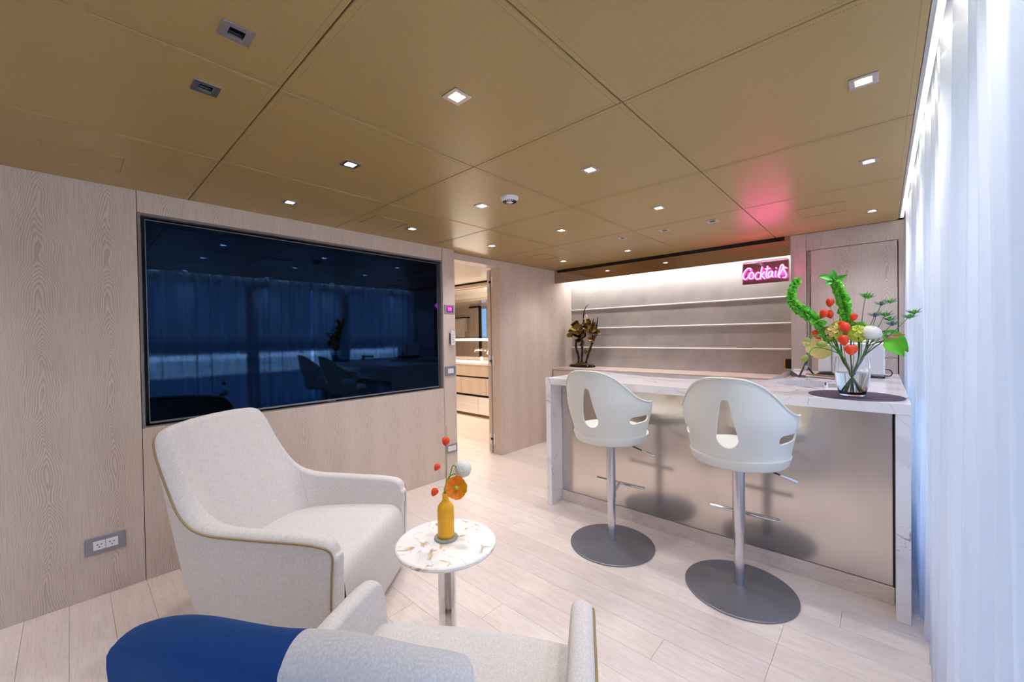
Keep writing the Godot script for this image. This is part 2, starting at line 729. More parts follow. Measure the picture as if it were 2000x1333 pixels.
func build_floor() -> void:
	var f := setting("floor")
	part(boxes([[-9.3, -0.2, -5.2, 0.62, -0.012, 2.7]]), "subfloor", M.dark_gap, f)
	var given := {-1: [-1.72], 3: [-0.695], 4: [-0.33], 5: [-0.328, -2.05], 6: [-0.327, -1.9], 8: [-0.139]}
	for k in range(-26, 27):
		var z1 := -1.129 - 0.1445 * k
		var z0 := z1 - 0.1445
		if z0 > 2.65 or z1 < -5.15:
			continue
		var west := -9.2 if z1 < -2.48 else -3.06
		var cuts := []
		if given.has(k):
			cuts = given[k].duplicate()
		else:
			var x := 0.55 - rng.randf_range(0.25, 1.6)
			while x > west + 0.4:
				cuts.append(x)
				x -= rng.randf_range(1.3, 1.9)
		if given.has(k):
			var x2: float = cuts[-1] - 1.6
			while x2 > west + 0.4:
				cuts.append(x2)
				x2 -= 1.7
		cuts.push_front(0.6)
		cuts.append(west)
		for i in cuts.size() - 1:
			var mb := MB.new()
			mb.box(V(cuts[i + 1] + 0.0006, -0.012, z0 + 0.0005), V(cuts[i] - 0.0006, 0.0, z1 - 0.0005), 0.0003)
			part(mb, "plank", M["plank_%d" % rng.randi_range(0, 5)], f)


func panel_piece(x0: float, x1: float, z0: float, z1: float, holes: Array) -> MB:
	# a leather-covered ceiling board with rounded-down edges and square openings
	var mb := MB.new()
	var y := H
	var e := 0.004
	var xs := [x0 + e, x1 - e]
	var zs := [z0 + e, z1 - e]
	for h in holes:
		xs.append_array([h[0] - h[2], h[0] + h[2]])
		zs.append_array([h[1] - h[2], h[1] + h[2]])
	xs.sort()
	zs.sort()
	for i in xs.size() - 1:
		for j in zs.size() - 1:
			var c := Vector2((xs[i] + xs[i + 1]) / 2, (zs[j] + zs[j + 1]) / 2)
			var open := false
			for h in holes:
				if absf(c.x - h[0]) < h[2] and absf(c.y - h[1]) < h[2]:
					open = true
			if not open:
				mb.quad(V(xs[i], y, zs[j]), V(xs[i + 1], y, zs[j]), V(xs[i + 1], y, zs[j + 1]), V(xs[i], y, zs[j + 1]))
	for h in holes:
		var a: float = h[0] - h[2]
		var b: float = h[0] + h[2]
		var c2: float = h[1] - h[2]
		var d: float = h[1] + h[2]
		var t := y + 0.015
		mb.quad(V(a, y, c2), V(a, y, d), V(a, t, d), V(a, t, c2))
		mb.quad(V(b, y, d), V(b, y, c2), V(b, t, c2), V(b, t, d))
		mb.quad(V(b, y, c2), V(a, y, c2), V(a, t, c2), V(b, t, c2))
		mb.quad(V(a, y, d), V(b, y, d), V(b, t, d), V(a, t, d))
	# edges: two small steps up to the joint
	var p0 := [V(x0 + e, y, z0 + e), V(x1 - e, y, z0 + e), V(x1 - e, y, z1 - e), V(x0 + e, y, z1 - e)]
	var p1 := [V(x0 + e * 0.3, y + e * 0.35, z0 + e * 0.3), V(x1 - e * 0.3, y + e * 0.35, z0 + e * 0.3), V(x1 - e * 0.3, y + e * 0.35, z1 - e * 0.3), V(x0 + e * 0.3, y + e * 0.35, z1 - e * 0.3)]
	var p2 := [V(x0, y + e, z0), V(x1, y + e, z0), V(x1, y + e, z1), V(x0, y + e, z1)]
	var p3 := [V(x0, y + 0.02, z0), V(x1, y + 0.02, z0), V(x1, y + 0.02, z1), V(x0, y + 0.02, z1)]
	for r in [[p0, p1], [p1, p2], [p2, p3]]:
		for i in 4:
			var k := (i + 1) % 4
			mb.quad(r[0][i], r[1][i], r[1][k], r[0][k])
	mb.quad(p3[0], p3[3], p3[2], p3[1])
	return mb


const DOWN := [[-1.077, -0.916], [-1.86, -0.916], [-2.632, -0.913], [-1.074, -1.776], [-1.862, -1.777], [-2.632, -1.774], [-1.077, -2.628], [-1.858, -2.63], [-2.622, -2.618],
	[-1.85, -3.742], [-2.615, -3.73], [-0.04, -1.791], [-0.041, -2.651], [-0.042, -3.757], [-1.077, 0.81], [-1.86, 0.81], [-2.63, 0.81], [-0.04, -0.93], [-1.077, 1.6], [-2.63, 1.6]]
const BLANK := [[-1.281, -0.319], [-1.631, -0.316], [-0.919, -3.224], [-1.276, -3.227], [-1.636, -3.22]]


func build_ceiling() -> void:
	var c := setting("ceiling")
	part(boxes([[-3.3, 2.33, -4.9, 0.75, 2.45, 2.75]]), "deckhead", M.dark_gap, c)
	var gap := 0.0016
	var all := []
	for d in DOWN:
		all.append([d[0], d[1], 0.026])
	for d in BLANK:
		all.append([d[0], d[1], 0.02])
	var st := MB.new()
	for i in JX.size() - 1:
		for j in JZ.size() - 1:
			var x0: float = JX[i] + gap
			var x1: float = JX[i + 1] - gap
			var z1: float = JZ[j] - gap
			var z0: float = JZ[j + 1] + gap
			if i == 0:
				x0 = -3.07 if z0 > -2.4 else -3.105
			if i == JX.size() - 2:
				x1 = JX[i + 1]
			var holes := []
			for h in all:
				if h[0] > x0 and h[0] < x1 and h[1] > z0 and h[1] < z1:
					holes.append(h)
			part(panel_piece(x0, x1, z0, z1, holes), "leather_panel", M.ceiling_leather, c)
			# rows of saddle stitches along the edges
			if z0 > -3.1 and z1 < 0.5:
				var o := 0.019
				for e in [[V(x0 + 0.01, H, z0 + o), V(x1 - 0.01, H, z0 + o)], [V(x0 + 0.01, H, z1 - o), V(x1 - 0.01, H, z1 - o)], [V(x0 + o, H, z0 + 0.01), V(x0 + o, H, z1 - 0.01)], [V(x1 - o, H, z0 + 0.01), V(x1 - o, H, z1 - 0.01)]]:
					var a: Vector3 = e[0]
					var b: Vector3 = e[1]
					var d := (b - a).normalized()
					var s := d.cross(Vector3.UP) * 0.0007
					var n := int(a.distance_to(b) / 0.008)
					for k in n:
						var p := a + d * (k * 0.008)
						var q := p + d * 0.005
						var m := (p + q) * 0.5 + Vector3.DOWN * 0.0011
						st.tri(p + s, m, p - s)
						st.tri(q - s, m, q + s)
						st.tri(p - s, m, q - s)
						st.tri(q + s, m, p + s)
	var so := part(st, "stitching", M.stitch, c)
	so.set_meta("kind", "stuff")
	# flush access hatches with a thin raised welt
	for h in [[-2.512, 0.073, -2.762, -0.186], [-2.515, -1.41, -2.758, -1.672], [-0.168, -3.352, -0.425, -3.62], [-2.515, -3.25, -2.758, -3.5]]:
		var lo := V(minf(h[0], h[2]), H - 0.004, minf(h[1], h[3]))
		var hi := V(maxf(h[0], h[2]), H + 0.002, maxf(h[1], h[3]))
		var hatch := boxes([[lo.x + 0.004, H - 0.001, lo.z + 0.004, hi.x - 0.004, H + 0.002, hi.z - 0.004]])
		var ho := part(hatch, "access_hatch", M.ceiling_leather, c)
		var welt := MB.new()
		var w := 0.0045
		for b in [[lo.x, lo.z, hi.x, lo.z + w], [lo.x, hi.z - w, hi.x, hi.z], [lo.x, lo.z, lo.x + w, hi.z], [hi.x - w, lo.z, hi.x, hi.z]]:
			welt.box(V(b[0], lo.y, b[1]), V(b[2], H + 0.002, b[3]), 0.001)
		part(welt, "welt", M.ceiling_leather, ho)


func build_walls() -> void:
	# television wall: oak panels on a core, with the recess for the screen
	var w := setting("wall_left")
	var g := 0.0015
	part(boxes([[-3.35, 0, -2.48, -3.15, 2.33, 2.6]]), "core", M.dark_gap, w)
	for p in [[-0.26 + g, 0, 1.0 - g, 2.15], [1.0 + g, 0, 2.6, 2.15], [-2.343 + g, 2.035, -0.26 - g, 2.15], [-2.343 + g, 0, -0.26 - g, 0.84]]:
		var mb := MB.new()
		mb.box(V(-3.15 if p[3] < 2.0 or p[1] > 1.0 else -3.06, p[1], p[0]), V(WALL_X, p[3], p[2]), 0.0012)
		part(mb, "oak_panel", M.oak_wall, w)
	var en := MB.new()
	en.box(V(-3.34, 0, -2.49), V(WALL_X, 2.15, -2.346), 0.0012)
	part(en, "oak_panel", M.oak_wall, w)
	part(boxes([[-3.15, 0.84, -2.343, -3.13, 2.035, -0.26]]), "recess_back", M.recess_grey, w)
	part(boxes([[-3.13, 0.84, -0.275, -3.007, 2.035, -0.262]]), "recess_side", M.recess_grey, w)
	part(boxes([[-3.13, 0.84, -2.343, -3.02, 2.035, -2.335]]), "recess_side", M.recess_grey, w)
	part(boxes([[-3.13, 2.024, -2.335, -3.02, 2.035, -0.275]]), "recess_head", M.recess_grey, w)
	part(boxes([[-3.13, 0.84, -2.335, -3.02, 0.846, -0.275]]), "recess_sill", M.recess_grey, w)
	# wall past the bathroom door
	var d := setting("wall_door")
	part(boxes([[-3.23, 0, -4.64, -3.1, 2.15, -3.2]], 0.001), "oak_panel", M.oak_wall, d)
	part(boxes([[-3.23, 2.085, -3.199, -3.1, 2.15, -2.491]], 0.001), "door_head", M.oak_wall, d)
	part(boxes([[-3.23, 2.151, -4.64, -3.12, 2.33, -2.491]]), "upper_core", M.dark_gap, d)
	# the door, folded right back behind that wall; only its edge shows
	var dr := setting("door_1")
	var leaf := MB.new()
	leaf.box(V(-3.292, 0.012, -3.96), V(-3.246, 2.07, -3.197), 0.0015)
	part(leaf, "leaf", M.oak_wall, dr)
	for y in [1.93, 1.045, 0.165]:
		var hg := MB.new()
		for x in [-3.268, -3.214]:
			hg.box(V(x - 0.011, y - 0.06, -3.2), V(x + 0.011, y + 0.06, -3.1935), 0.003)
		var ho := part(hg, "hinge", M.plastic_white, dr)
		part(boxes([[-3.262, y - 0.012, -3.196, -3.22, y + 0.012, -3.187]], 0.003), "knuckle", M.black_plastic, ho)
	# behind the camera
	var b := setting("wall_front")
	part(boxes([[-3.3, 0, 2.6, 0.75, 2.33, 2.72]]), "oak_panel", M.oak_wall, b)


func build_niche() -> void:
	var w := setting("wall_back")
	part(boxes([[-3.3, 0, -4.9, 0.75, 2.33, -4.64]]), "core", M.dark_gap, w)
	# lacquered boards behind the bar with white beads between them
	for y in [[0.913, 1.147], [1.165, 1.396], [1.414, 1.646], [1.664, 2.33]]:
		part(boxes([[-3.1, y[0], -4.64, -0.5, y[1], -4.6]], 0.001), "lacquer_board", M.lacquer, w)
	for y in [1.156, 1.405, 1.655]:
		var bead := MB.new()
		var rows := []
		for x in [-3.1, -0.5]:
			var row := PackedVector3Array()
			for k in 9:
				var a := -PI / 2 + PI * k / 8
				row.append(V(x, y + 0.009 * sin(a), -4.6 + 0.016 * cos(a)))
			rows.append(row)
		bead.grid(rows, false, false, true)
		part(bead, "bead", M.ledge_white, w)
	# column and cupboard front to the right of the bar
	part(boxes([[-0.575, 0, -4.64, -0.467, 2.15, -4.22]], 0.0012), "column", M.oak_back, w)
	part(boxes([[-0.465, 2.006, -4.64, 0.125, 2.15, -4.22]], 0.0012), "head_panel", M.oak_back, w)
	part(boxes([[-0.465, 0, -4.64, 0.125, 2.33, -4.3]]), "carcass", M.dark_gap, w)
	part(boxes([[-0.463, 0, -4.3, -0.438, 2.0, -4.245]]), "pull_strip", M.oak_back, w)
	part(boxes([[-0.434, 1.112, -4.3, 0.094, 2.002, -4.221]], 0.0012), "cupboard_door", M.oak_back, w)
	part(boxes([[-0.434, 0.0, -4.3, 0.094, 1.108, -4.221]], 0.0012), "lower_panel", M.oak_back, w)
	part(boxes([[0.1, 0, -4.3, 0.13, 2.15, -4.221]], 0.0012), "stile", M.oak_back, w)
	part(boxes([[0.131, 0, -4.64, 0.5, 2.33, -4.28]]), "return_panel", M.oak_back, w)
	# mirrored valance that hides the strip light
	var v := setting("trim_1")
	part(boxes([[-3.099, 1.985, -4.24, -0.577, 2.118, -4.22]], 0.001), "valance_mirror", M.bronze_mirror, v)
	part(boxes([[-3.05, 2.119, -4.24, -0.62, 2.16, -4.226]]), "vent_slot", M.dark_gap, v)
	part(boxes([[-3.099, 2.119, -4.239, -3.052, 2.15, -4.222], [-0.618, 2.119, -4.239, -0.577, 2.15, -4.222]]), "valance_end", M.bronze_mirror, v)


func build_windows() -> void:
	# the window side behind the curtains: sill, head, mullions and panes
	var w := setting("wall_right")
	part(boxes([[0.5, -0.1, -4.9, 0.62, 0.32, 2.7]]), "sill_wall", M.hull_white, w)
	part(boxes([[0.5, 2.08, -4.9, 0.62, 2.45, 2.7]]), "head_wall", M.hull_white, w)
	var zs := [-4.64, -4.3, -1.78, -0.18, 1.2, 2.7]
	for z in [-4.45, -3.1, -1.76, -0.3, 1.15, 2.6]:
		part(boxes([[0.5, 0.32, z - 0.07, 0.6, 2.08, z + 0.07]], 0.004), "mullion", M.recess_grey, w)
	var mz := [-4.45, -3.1, -1.76, -0.3, 1.15, 2.6]
	for i in mz.size() - 1:
		var o := setting("window_%d" % (i + 1))
		part(boxes([[0.545, 0.322, mz[i] + 0.072, 0.555, 2.078, mz[i + 1] - 0.072]]), "pane", M.pane, o)


func build_outside() -> void:
	var s := setting("floor_outside")
	part(boxes([[0.62, -0.3, -14, 1.9, -0.1, 12]]), "side_deck", M.deck_grey, s)
	part(boxes([[-60, -1.6, -80, 120, -1.5, 80]]), "sea", M.sea, s)
	solo(boxes([[9.0, 0.2, -30, 13.0, 0.79, 30]], 0.05), "quay", M.quay_white, "long white sunlit quay outside the windows, mirrored in the television", "quay")


func build_bathroom() -> void:
	var w := setting("wall_bathroom")
	part(boxes([[-9.3, 0, -5.2, -3.24, 2.5, -5.02]]), "far_wall", M.bath_wall, w)
	part(boxes([[-9.3, 0, -2.55, -3.36, 2.5, -2.42]]), "near_wall", M.oak_bath, w)
	part(boxes([[-9.4, 0, -5.2, -9.2, 2.5, -2.42]]), "end_wall", M.bath_wall, w)
	part(boxes([[-3.36, 0, -5.02, -3.3, 2.33, -4.0]]), "side_wall", M.oak_bath, w)
	var c := setting("ceiling_bathroom")
	part(boxes([[-9.3, 2.15, -4.17, -3.24, 2.25, -2.5]]), "gloss_board", M.bath_cream, c)
	part(boxes([[-9.3, 2.34, -5.2, -3.24, 2.5, -2.42]]), "upper_board", M.bath_cream, c)
	part(boxes([[-9.2, 2.08, -4.24, -3.3, 2.13, -4.2]], 0.001), "soffit", M.oak_bath, c)
	part(boxes([[-9.2, 2.13, -4.235, -3.3, 2.25, -4.215]]), "vent_slot", M.dark_gap, c)
	part(boxes([[-9.2, 2.13, -4.26, -3.3, 2.25, -4.236]]), "soffit_back", M.bath_cream, c)
	part(boxes([[-9.2, 2.24, -5.02, -3.3, 2.34, -4.24]]), "soffit_top", M.bath_cream, c)
	# vanity
	var v := thing("vanity_unit", "tan oak bathroom vanity with mirrored lower doors seen through doorway", "vanity", V(0, 0, 0))
	part(boxes([[-6.6, 0.66, -5.0, -3.9, 0.85, -4.52]], 0.002), "apron", M.oak_bath, v)
	part(boxes([[-6.6, 0.02, -5.0, -3.9, 0.66, -4.56]]), "carcass", M.dark_gap, v)
	var x := -6.58
	while x < -3.95:
		part(boxes([[x, 0.36, -4.56, x + 0.618, 0.635, -4.522]], 0.002), "drawer", M.oak_bath, v)
		part(boxes([[x - 0.2, 0.035, -4.56, x + 0.418, 0.325, -4.528]], 0.002), "mirrored_door", M.mirror, v)
		x += 0.622
	part(boxes([[-6.6, 0.0, -4.6, -3.9, 0.033, -4.51]]), "toe_board", M.bronze, v)
	solo(boxes([[-6.6, 0.851, -5.0, -3.9, 0.89, -4.5]], 0.003), "marble_slab", M.marble, "white marble vanity worktop seen through the doorway", "worktop")
	# the big mirror and its light ledge
	solo(boxes([[-6.6, 0.95, -5.02, -3.6, 2.2, -5.0]]), "wall_mirror", M.mirror, "large wall mirror over the bathroom vanity", "mirror")
	var led := thing("mirror_light", "glowing horizontal strip light across the bathroom mirror", "light", V(-5.1, 1.265, -4.985))
	part(boxes([[-1.4, -0.022, -0.015, 1.4, 0.022, 0.015]], 0.003), "diffuser_lamp", M.bath_glow, led)
	area(led, V(0, 0, 0.03), 2.6, 0.05, V(0, 0, 1), 2.6, c8(255, 240, 222))
	# taps on the wall below the ledge
	var tp := thing("basin_mixer", "chrome wall mounted basin mixer above the vanity", "tap", V(-5.28, 1.08, -4.985))
	var sp := MB.new()
	sp.tube([V(0, 0, 0), V(0, 0.0, 0.17), V(0, -0.03, 0.185)], 0.012, 10)
	part(sp, "spout", M.chrome, tp)
	for dx in [-0.09, 0.1, 0.17]:
		var kb := MB.new()
		kb.tube([V(dx, 0, 0), V(dx, 0, 0.05)], 0.022, 14)
		part(kb, "knob", M.chrome, tp)
	var bt := thing("soap_bottle", "small white soap bottle with black pump on vanity", "bottle", V(-4.96, 0.89, -4.66))
	var bb := MB.new()
	bb.lathe([Vector2(0, 0), Vector2(0.026, 0), Vector2(0.028, 0.01), Vector2(0.028, 0.08), Vector2(0.012, 0.095), Vector2(0, 0.095)], 16)
	part(bb, "body", M.plastic_white, bt)
	var pp := MB.new()
	pp.lathe([Vector2(0, 0.095), Vector2(0.008, 0.095), Vector2(0.008, 0.12), Vector2(0, 0.12)], 10)
	part(pp, "pump", M.black_plastic, bt)
	var fl := thing("white_rose", "white rose in a small glass on the vanity", "flower", V(-4.78, 0.89, -4.68))
	var fb := MB.new()
	for k in 5:
		fb.ball(V(0.022 * cos(k * 1.26), 0.155 + 0.006 * (k % 2), 0.022 * sin(k * 1.26)), V(0.03, 0.028, 0.03), 10, 6)
	fb.ball(V(0, 0.17, 0), V(0.03, 0.03, 0.03), 10, 6)
	part(fb, "bloom", M.white_petal, fl)
	var fs := MB.new()
	fs.tube([V(0, 0.004, 0), V(0.004, 0.15, 0)], 0.004, 6)
	fs.ball(V(0.012, 0.1, 0), V(0.016, 0.03, 0.006), 8, 6)
	part(fs, "stem", M.leaf_green, fl)
	# on the opposite wall, seen in that mirror
	var rl := thing("towel_rail", "bronze towel rail on the wall mirrored in the bathroom", "rail", V(-8.76, 1.85, -2.55))
	part(boxes([[-0.3, -0.015, -0.09, 0.41, 0.015, -0.075], [-0.28, -0.015, -0.09, -0.26, 0.015, 0.0], [0.37, -0.015, -0.09, 0.39, 0.015, 0.0]], 0.002), "bar", M.dark_bronze, rl)
	var tw := MB.new()
	var rows := []
	for k in 12:
		var a := float(k) / 11.0
		var row := PackedVector3Array()
		for i in 9:
			var xx := -0.25 + 0.06 * i
			xx *= 0.78
			row.append(V(xx, -0.52 + 0.545 * minf(1.0, a * 2.0) if a < 0.5 else 0.025 - 0.4 * (a - 0.5) * 2.0, -0.115 - 0.006 * sin(i * 1.7) if a < 0.5 else -0.055))
		rows.append(row)
	tw.sheet(rows, 0.012)
	solo(tw, "hand_towel", M.towel, "white towel hanging on the rail mirrored in the bathroom", "towel", V(-8.64, 1.85, -2.55))
	var dd := setting("door_2")
	part(boxes([[-8.32, 0, -2.575, -7.96, 2.1, -2.551]], 0.002), "leaf", M.oak_wall, dd)
	part(boxes([[-7.96, 0, -2.6, -7.9, 2.14, -2.551], [-8.34, 2.1, -2.6, -7.96, 2.14, -2.551]], 0.002), "frame", M.dark_bronze, dd)
	var bw := setting("window_9")
	part(boxes([[-7.86, 1.3, -2.575, -7.72, 2.06, -2.551]], 0.002), "lit_window_pane", M.sky_glow, bw)


func curtain(z0: float, z1: float, sd: int, label: String) -> void:
	# a pleated sheer that hangs from a track in the ceiling slot
	var r := RandomNumberGenerator.new()
	r.seed = sd
	var zs := []
	var z := z0
	var ph := r.randf() * TAU
	var t := 0.0
	var folds := []
	while z > z1:
		folds.append([z, t])
		var step := r.randf_range(0.1, 0.21)
		z -= step
		t += 1.0
	folds.append([z1, t])
	var cols := 0
	var line := []
	for i in folds.size() - 1:
		var n := 14
		var amp0 := r.randf_range(0.03, 0.07)
		var sk := r.randf_range(-0.35, 0.35)
		for k in n:
			var f := float(k) / n
			line.append([lerpf(folds[i][0], folds[i + 1][0], f), 0.5 - 0.5 * cos(TAU * f), amp0, sk])
	line.append([z1, 0.0, 0.04, 0.0])
	var mb := MB.new()
	var rows := []
	for j in 15:
		var y := 0.012 + (2.3 - 0.012) * j / 14.0
		var low := 1.0 - j / 14.0
		var row := PackedVector3Array()
		for l in line:
			var a: float = l[2]
			var x: float = 0.132 + 2.0 * a * l[1] * (0.75 + 0.35 * low) + 0.006 * sin(y * 2.1 + l[0] * 9.0 + ph)
			row.append(V(x, y, l[0] + l[3] * 0.05 * sin(TAU * l[1]) + 0.012 * low * sin(l[0] * 23.0 + ph)))
		rows.append(row)
	mb.grid(rows, false, false, true)
	var o := thing("curtain", label, "curtain", Vector3.ZERO, 0.0, "sheer curtains along the windows")
	part(mb, "sheer_cloth", M.sheer, o)
	# doubled hem
	var hem := MB.new()
	var hr := []
	for j in 3:
		var row := PackedVector3Array()
		for i in line.size():
			var p: Vector3 = rows[0].get(i).lerp(rows[1].get(i), j * 0.25)
			row.append(p + V(-0.0015, 0, 0))
		hr.append(row)
	hem.grid(hr, false, false, true)
	part(hem, "hem", M.sheer, o)
	var tr := MB.new()
	tr.box(V(0.15, 2.3, z1), V(0.2, 2.325, z0), 0.002)
	part(tr, "track", M.steel_trim, o)


func build_curtains() -> void:
	curtain(-2.43, -4.2, 3, "sheer white curtain at the far end beside the bar")
	curtain(0.45, -2.4, 8, "tall sheer white curtain nearest the camera on the right")
	curtain(2.5, 0.48, 5, "sheer white curtain mirrored at the left of the television")


func area(parent: Node3D, at: Vector3, sx: float, sy: float, towards: Vector3, energy: float, col: Color) -> void:
	var l := AreaLight3D.new()
	l.name = "area_lamp"
	parent.add_child(l, true)
	l.area_size = Vector2(sx, sy)
	l.light_energy = energy
	l.light_color = col
	l.shadow_enabled = true
	var up := Vector3.UP if absf(towards.y) < 0.85 else Vector3.FORWARD
	l.transform = Transform3D(Basis.looking_at(towards, up), at)


func spot(parent: Node3D, at: Vector3, energy: float, angle: float, size: float, col: Color) -> void:
	var l := SpotLight3D.new()
	l.name = "lamp"
	parent.add_child(l, true)
	l.position = at
	l.rotation = V(-PI / 2, 0, 0)
	l.light_energy = energy
	l.light_color = col
	l.light_size = size
	l.spot_angle = angle
	l.spot_range = 12.0
	l.spot_attenuation = 2.0
	l.spot_angle_attenuation = 1.0
	l.shadow_enabled = true


const LAMP_ENERGY := 0.63


func build_lights() -> void:
	# square recessed downlights
	var names := {}
	var proto: Node3D
	var labels := ["lit square ceiling downlight nearest the camera, above the side table", "lit square downlight nearer the television, front row left of two long", "lit square downlight close above the television's upper left",
		"lit square downlight in the middle of the ceiling, right of the smoke alarm", "lit square downlight just left of the round smoke alarm", "lit square downlight above the television's upper right corner",
		"lit square downlight above the gap between the two bar stools", "lit square downlight above the left bar stool's side of the bar", "lit square downlight in front of the bathroom doorway",
		"lit square downlight before the mirrored valance, above the sculpture's right", "lit square downlight in the far left corner before the valance",
		"lit square downlight nearest on the curtain side", "lit square downlight in the middle of the curtain side row", "lit square downlight farthest on the curtain side, above the cupboard",
		"", "", "", "lit square ceiling downlight beside the curtain, just above the camera", "", ""]
	for i in DOWN.size():
		var d: Array = DOWN[i]
		var label: String = labels[i] if labels[i] else "lit square ceiling downlight behind the camera"
		var o := thing("downlight", label, "light", V(d[0], H, d[1]), 0.0, "square ceiling downlights")
		var fr := MB.new()
		var a := 0.0375
		var b := 0.0215
		for s in [[-a, -a, a, -b], [-a, b, a, a], [-a, -b, -b, b], [b, -b, a, b]]:
			fr.box(V(s[0], -0.0035, s[1]), V(s[2], 0.001, s[3]), 0.0006)
		part(fr, "trim", M.steel_trim, o)
		var hs := MB.new()
		var t := 0.03
		var c := 0.0205
		hs.quad(V(-b, 0, -b), V(-b, 0, b), V(-c, t, c), V(-c, t, -c))
		hs.quad(V(b, 0, b), V(b, 0, -b), V(c, t, -c), V(c, t, c))
		hs.quad(V(b, 0, -b), V(-b, 0, -b), V(-c, t, -c), V(c, t, -c))
		hs.quad(V(-b, 0, b), V(b, 0, b), V(c, t, c), V(-c, t, c))
		hs.quad(V(-c, t, -c), V(-c, t, c), V(c, t, c), V(c, t, -c))
		part(hs, "reflector", M.chrome, o)
		var lm := MB.new()
		lm.lathe([Vector2(0, -0.001), Vector2(0.009, 0.0), Vector2(0.0125, 0.004), Vector2(0.0125, 0.029), Vector2(0, 0.029)], 16)
		part(lm, "lamp_lens", M.lamp_glow, o)
		spot(o, V(0, -0.006, 0), LAMP_ENERGY, 62.0, 0.02, c8(253, 250, 255))
	# same housings with a dark insert
	var blab := ["unlit ceiling spot with black insert, nearest the camera", "unlit ceiling spot with black insert, nearer the television", "unlit spot with black insert nearest the pink glow", "unlit spot with black insert, middle of three before the valance", "unlit spot with black insert, leftmost of three before the valance"]
	for i in BLANK.size():
		var d: Array = BLANK[i]
		var o := thing("ceiling_spot", blab[i], "light", V(d[0], H, d[1]), 0.0, "unlit ceiling spots")
		var fr := MB.new()
		var a := 0.037
		for s in [[-a, -a, a, -0.0185], [-a, 0.0185, a, a], [-a, -0.0185, -0.0185, 0.0185], [0.0185, -0.0185, a, 0.0185]]:
			fr.box(V(s[0], -0.0035, s[1]), V(s[2], 0.001, s[3]), 0.0006)
		part(fr, "trim", M.steel_trim, o)
		part(boxes([[-0.0195, 0.004, -0.0195, 0.0195, 0.02, 0.0195]]), "insert", M.black_gloss, o)
	# strip light in the curtain slot
	var led := thing("cove_light", "bright line of light along the curtain slot in the ceiling", "light", V(0.108, H, -0.8))
	part(boxes([[-0.0098, -0.001, -3.36, 0.001, 0.06, 3.3]]), "profile", M.steel_trim, led)
	part(boxes([[0.0015, 0.002, -3.36, 0.017, 0.022, 3.3]], 0.002), "strip_lamp", M.led_glow, led)
	for k in 4:
		area(led, V(0.03, 0.0, -2.5 + 1.65 * k), 1.6, 0.012, V(0.9, -0.45, 0).normalized(), 0.12, c8(255, 244, 228))
	# strip light behind the valance
	var vl := thing("niche_light", "hidden strip light washing the wall behind the bar from above", "light", V(-1.84, 2.11, -4.46))
	part(boxes([[-1.24, -0.004, -0.03, 1.24, 0.02, 0.02]]), "profile", M.steel_trim, vl)
	part(boxes([[-1.23, -0.012, -0.025, 1.23, -0.005, 0.005]]), "strip_lamp", M.led_glow, vl)
	area(vl, V(0, -0.02, -0.012), 2.44, 0.03, V(0, -0.9, -0.43).normalized(), 1.45, c8(255, 251, 249))
	# smoke alarm
	var sm := thing("smoke_alarm", "round white smoke alarm on the ceiling", "smoke alarm", V(-1.637, H, -1.79))
	var bd := MB.new()
	bd.lathe([Vector2(0, -0.03), Vector2(0.02, -0.03), Vector2(0.044, -0.022), Vector2(0.052, -0.012), Vector2(0.053, 0.0), Vector2(0.046, 0.001), Vector2(0, 0.001)], 32, Transform3D.IDENTITY, 0.9)
	part(bd, "body", M.plastic_white, sm)
	for k in 18:
		var a := TAU * k / 18
		var sl := MB.new()
		sl.box(V(-0.0016, -0.003, 0.024), V(0.0016, 0.0012, 0.044), 0.0, Transform3D(Basis(Vector3.UP, a) * Basis(Vector3.RIGHT, -0.3), Basis(Vector3.UP, a) * V(0, -0.0375, -0.0005)))
		part(sl, "vent_slot", M.black_plastic, sm)
	# bathroom ceiling lamps
	for p in [[-4.4, -3.3], [-5.6, -3.3], [-6.8, -3.3], [-4.6, -4.6], [-5.6, -4.6]]:
		var y := H if p[1] > -4.0 else 2.24
		var o := thing("bathroom_downlight", "warm lit downlight in the bathroom ceiling seen through the doorway", "light", V(p[0], y, p[1]), 0.0, "bathroom downlights")
		var lm := MB.new()
		lm.lathe([Vector2(0, -0.006), Vector2(0.03, -0.006), Vector2(0.034, 0.0), Vector2(0, 0.0)], 16)
		part(lm, "lamp_lens", M.bath_glow, o)
		spot(o, V(0, -0.012, 0), 1.9, 70.0, 0.03, c8(255, 242, 226))


# ---------------------------------------------------------------- furniture

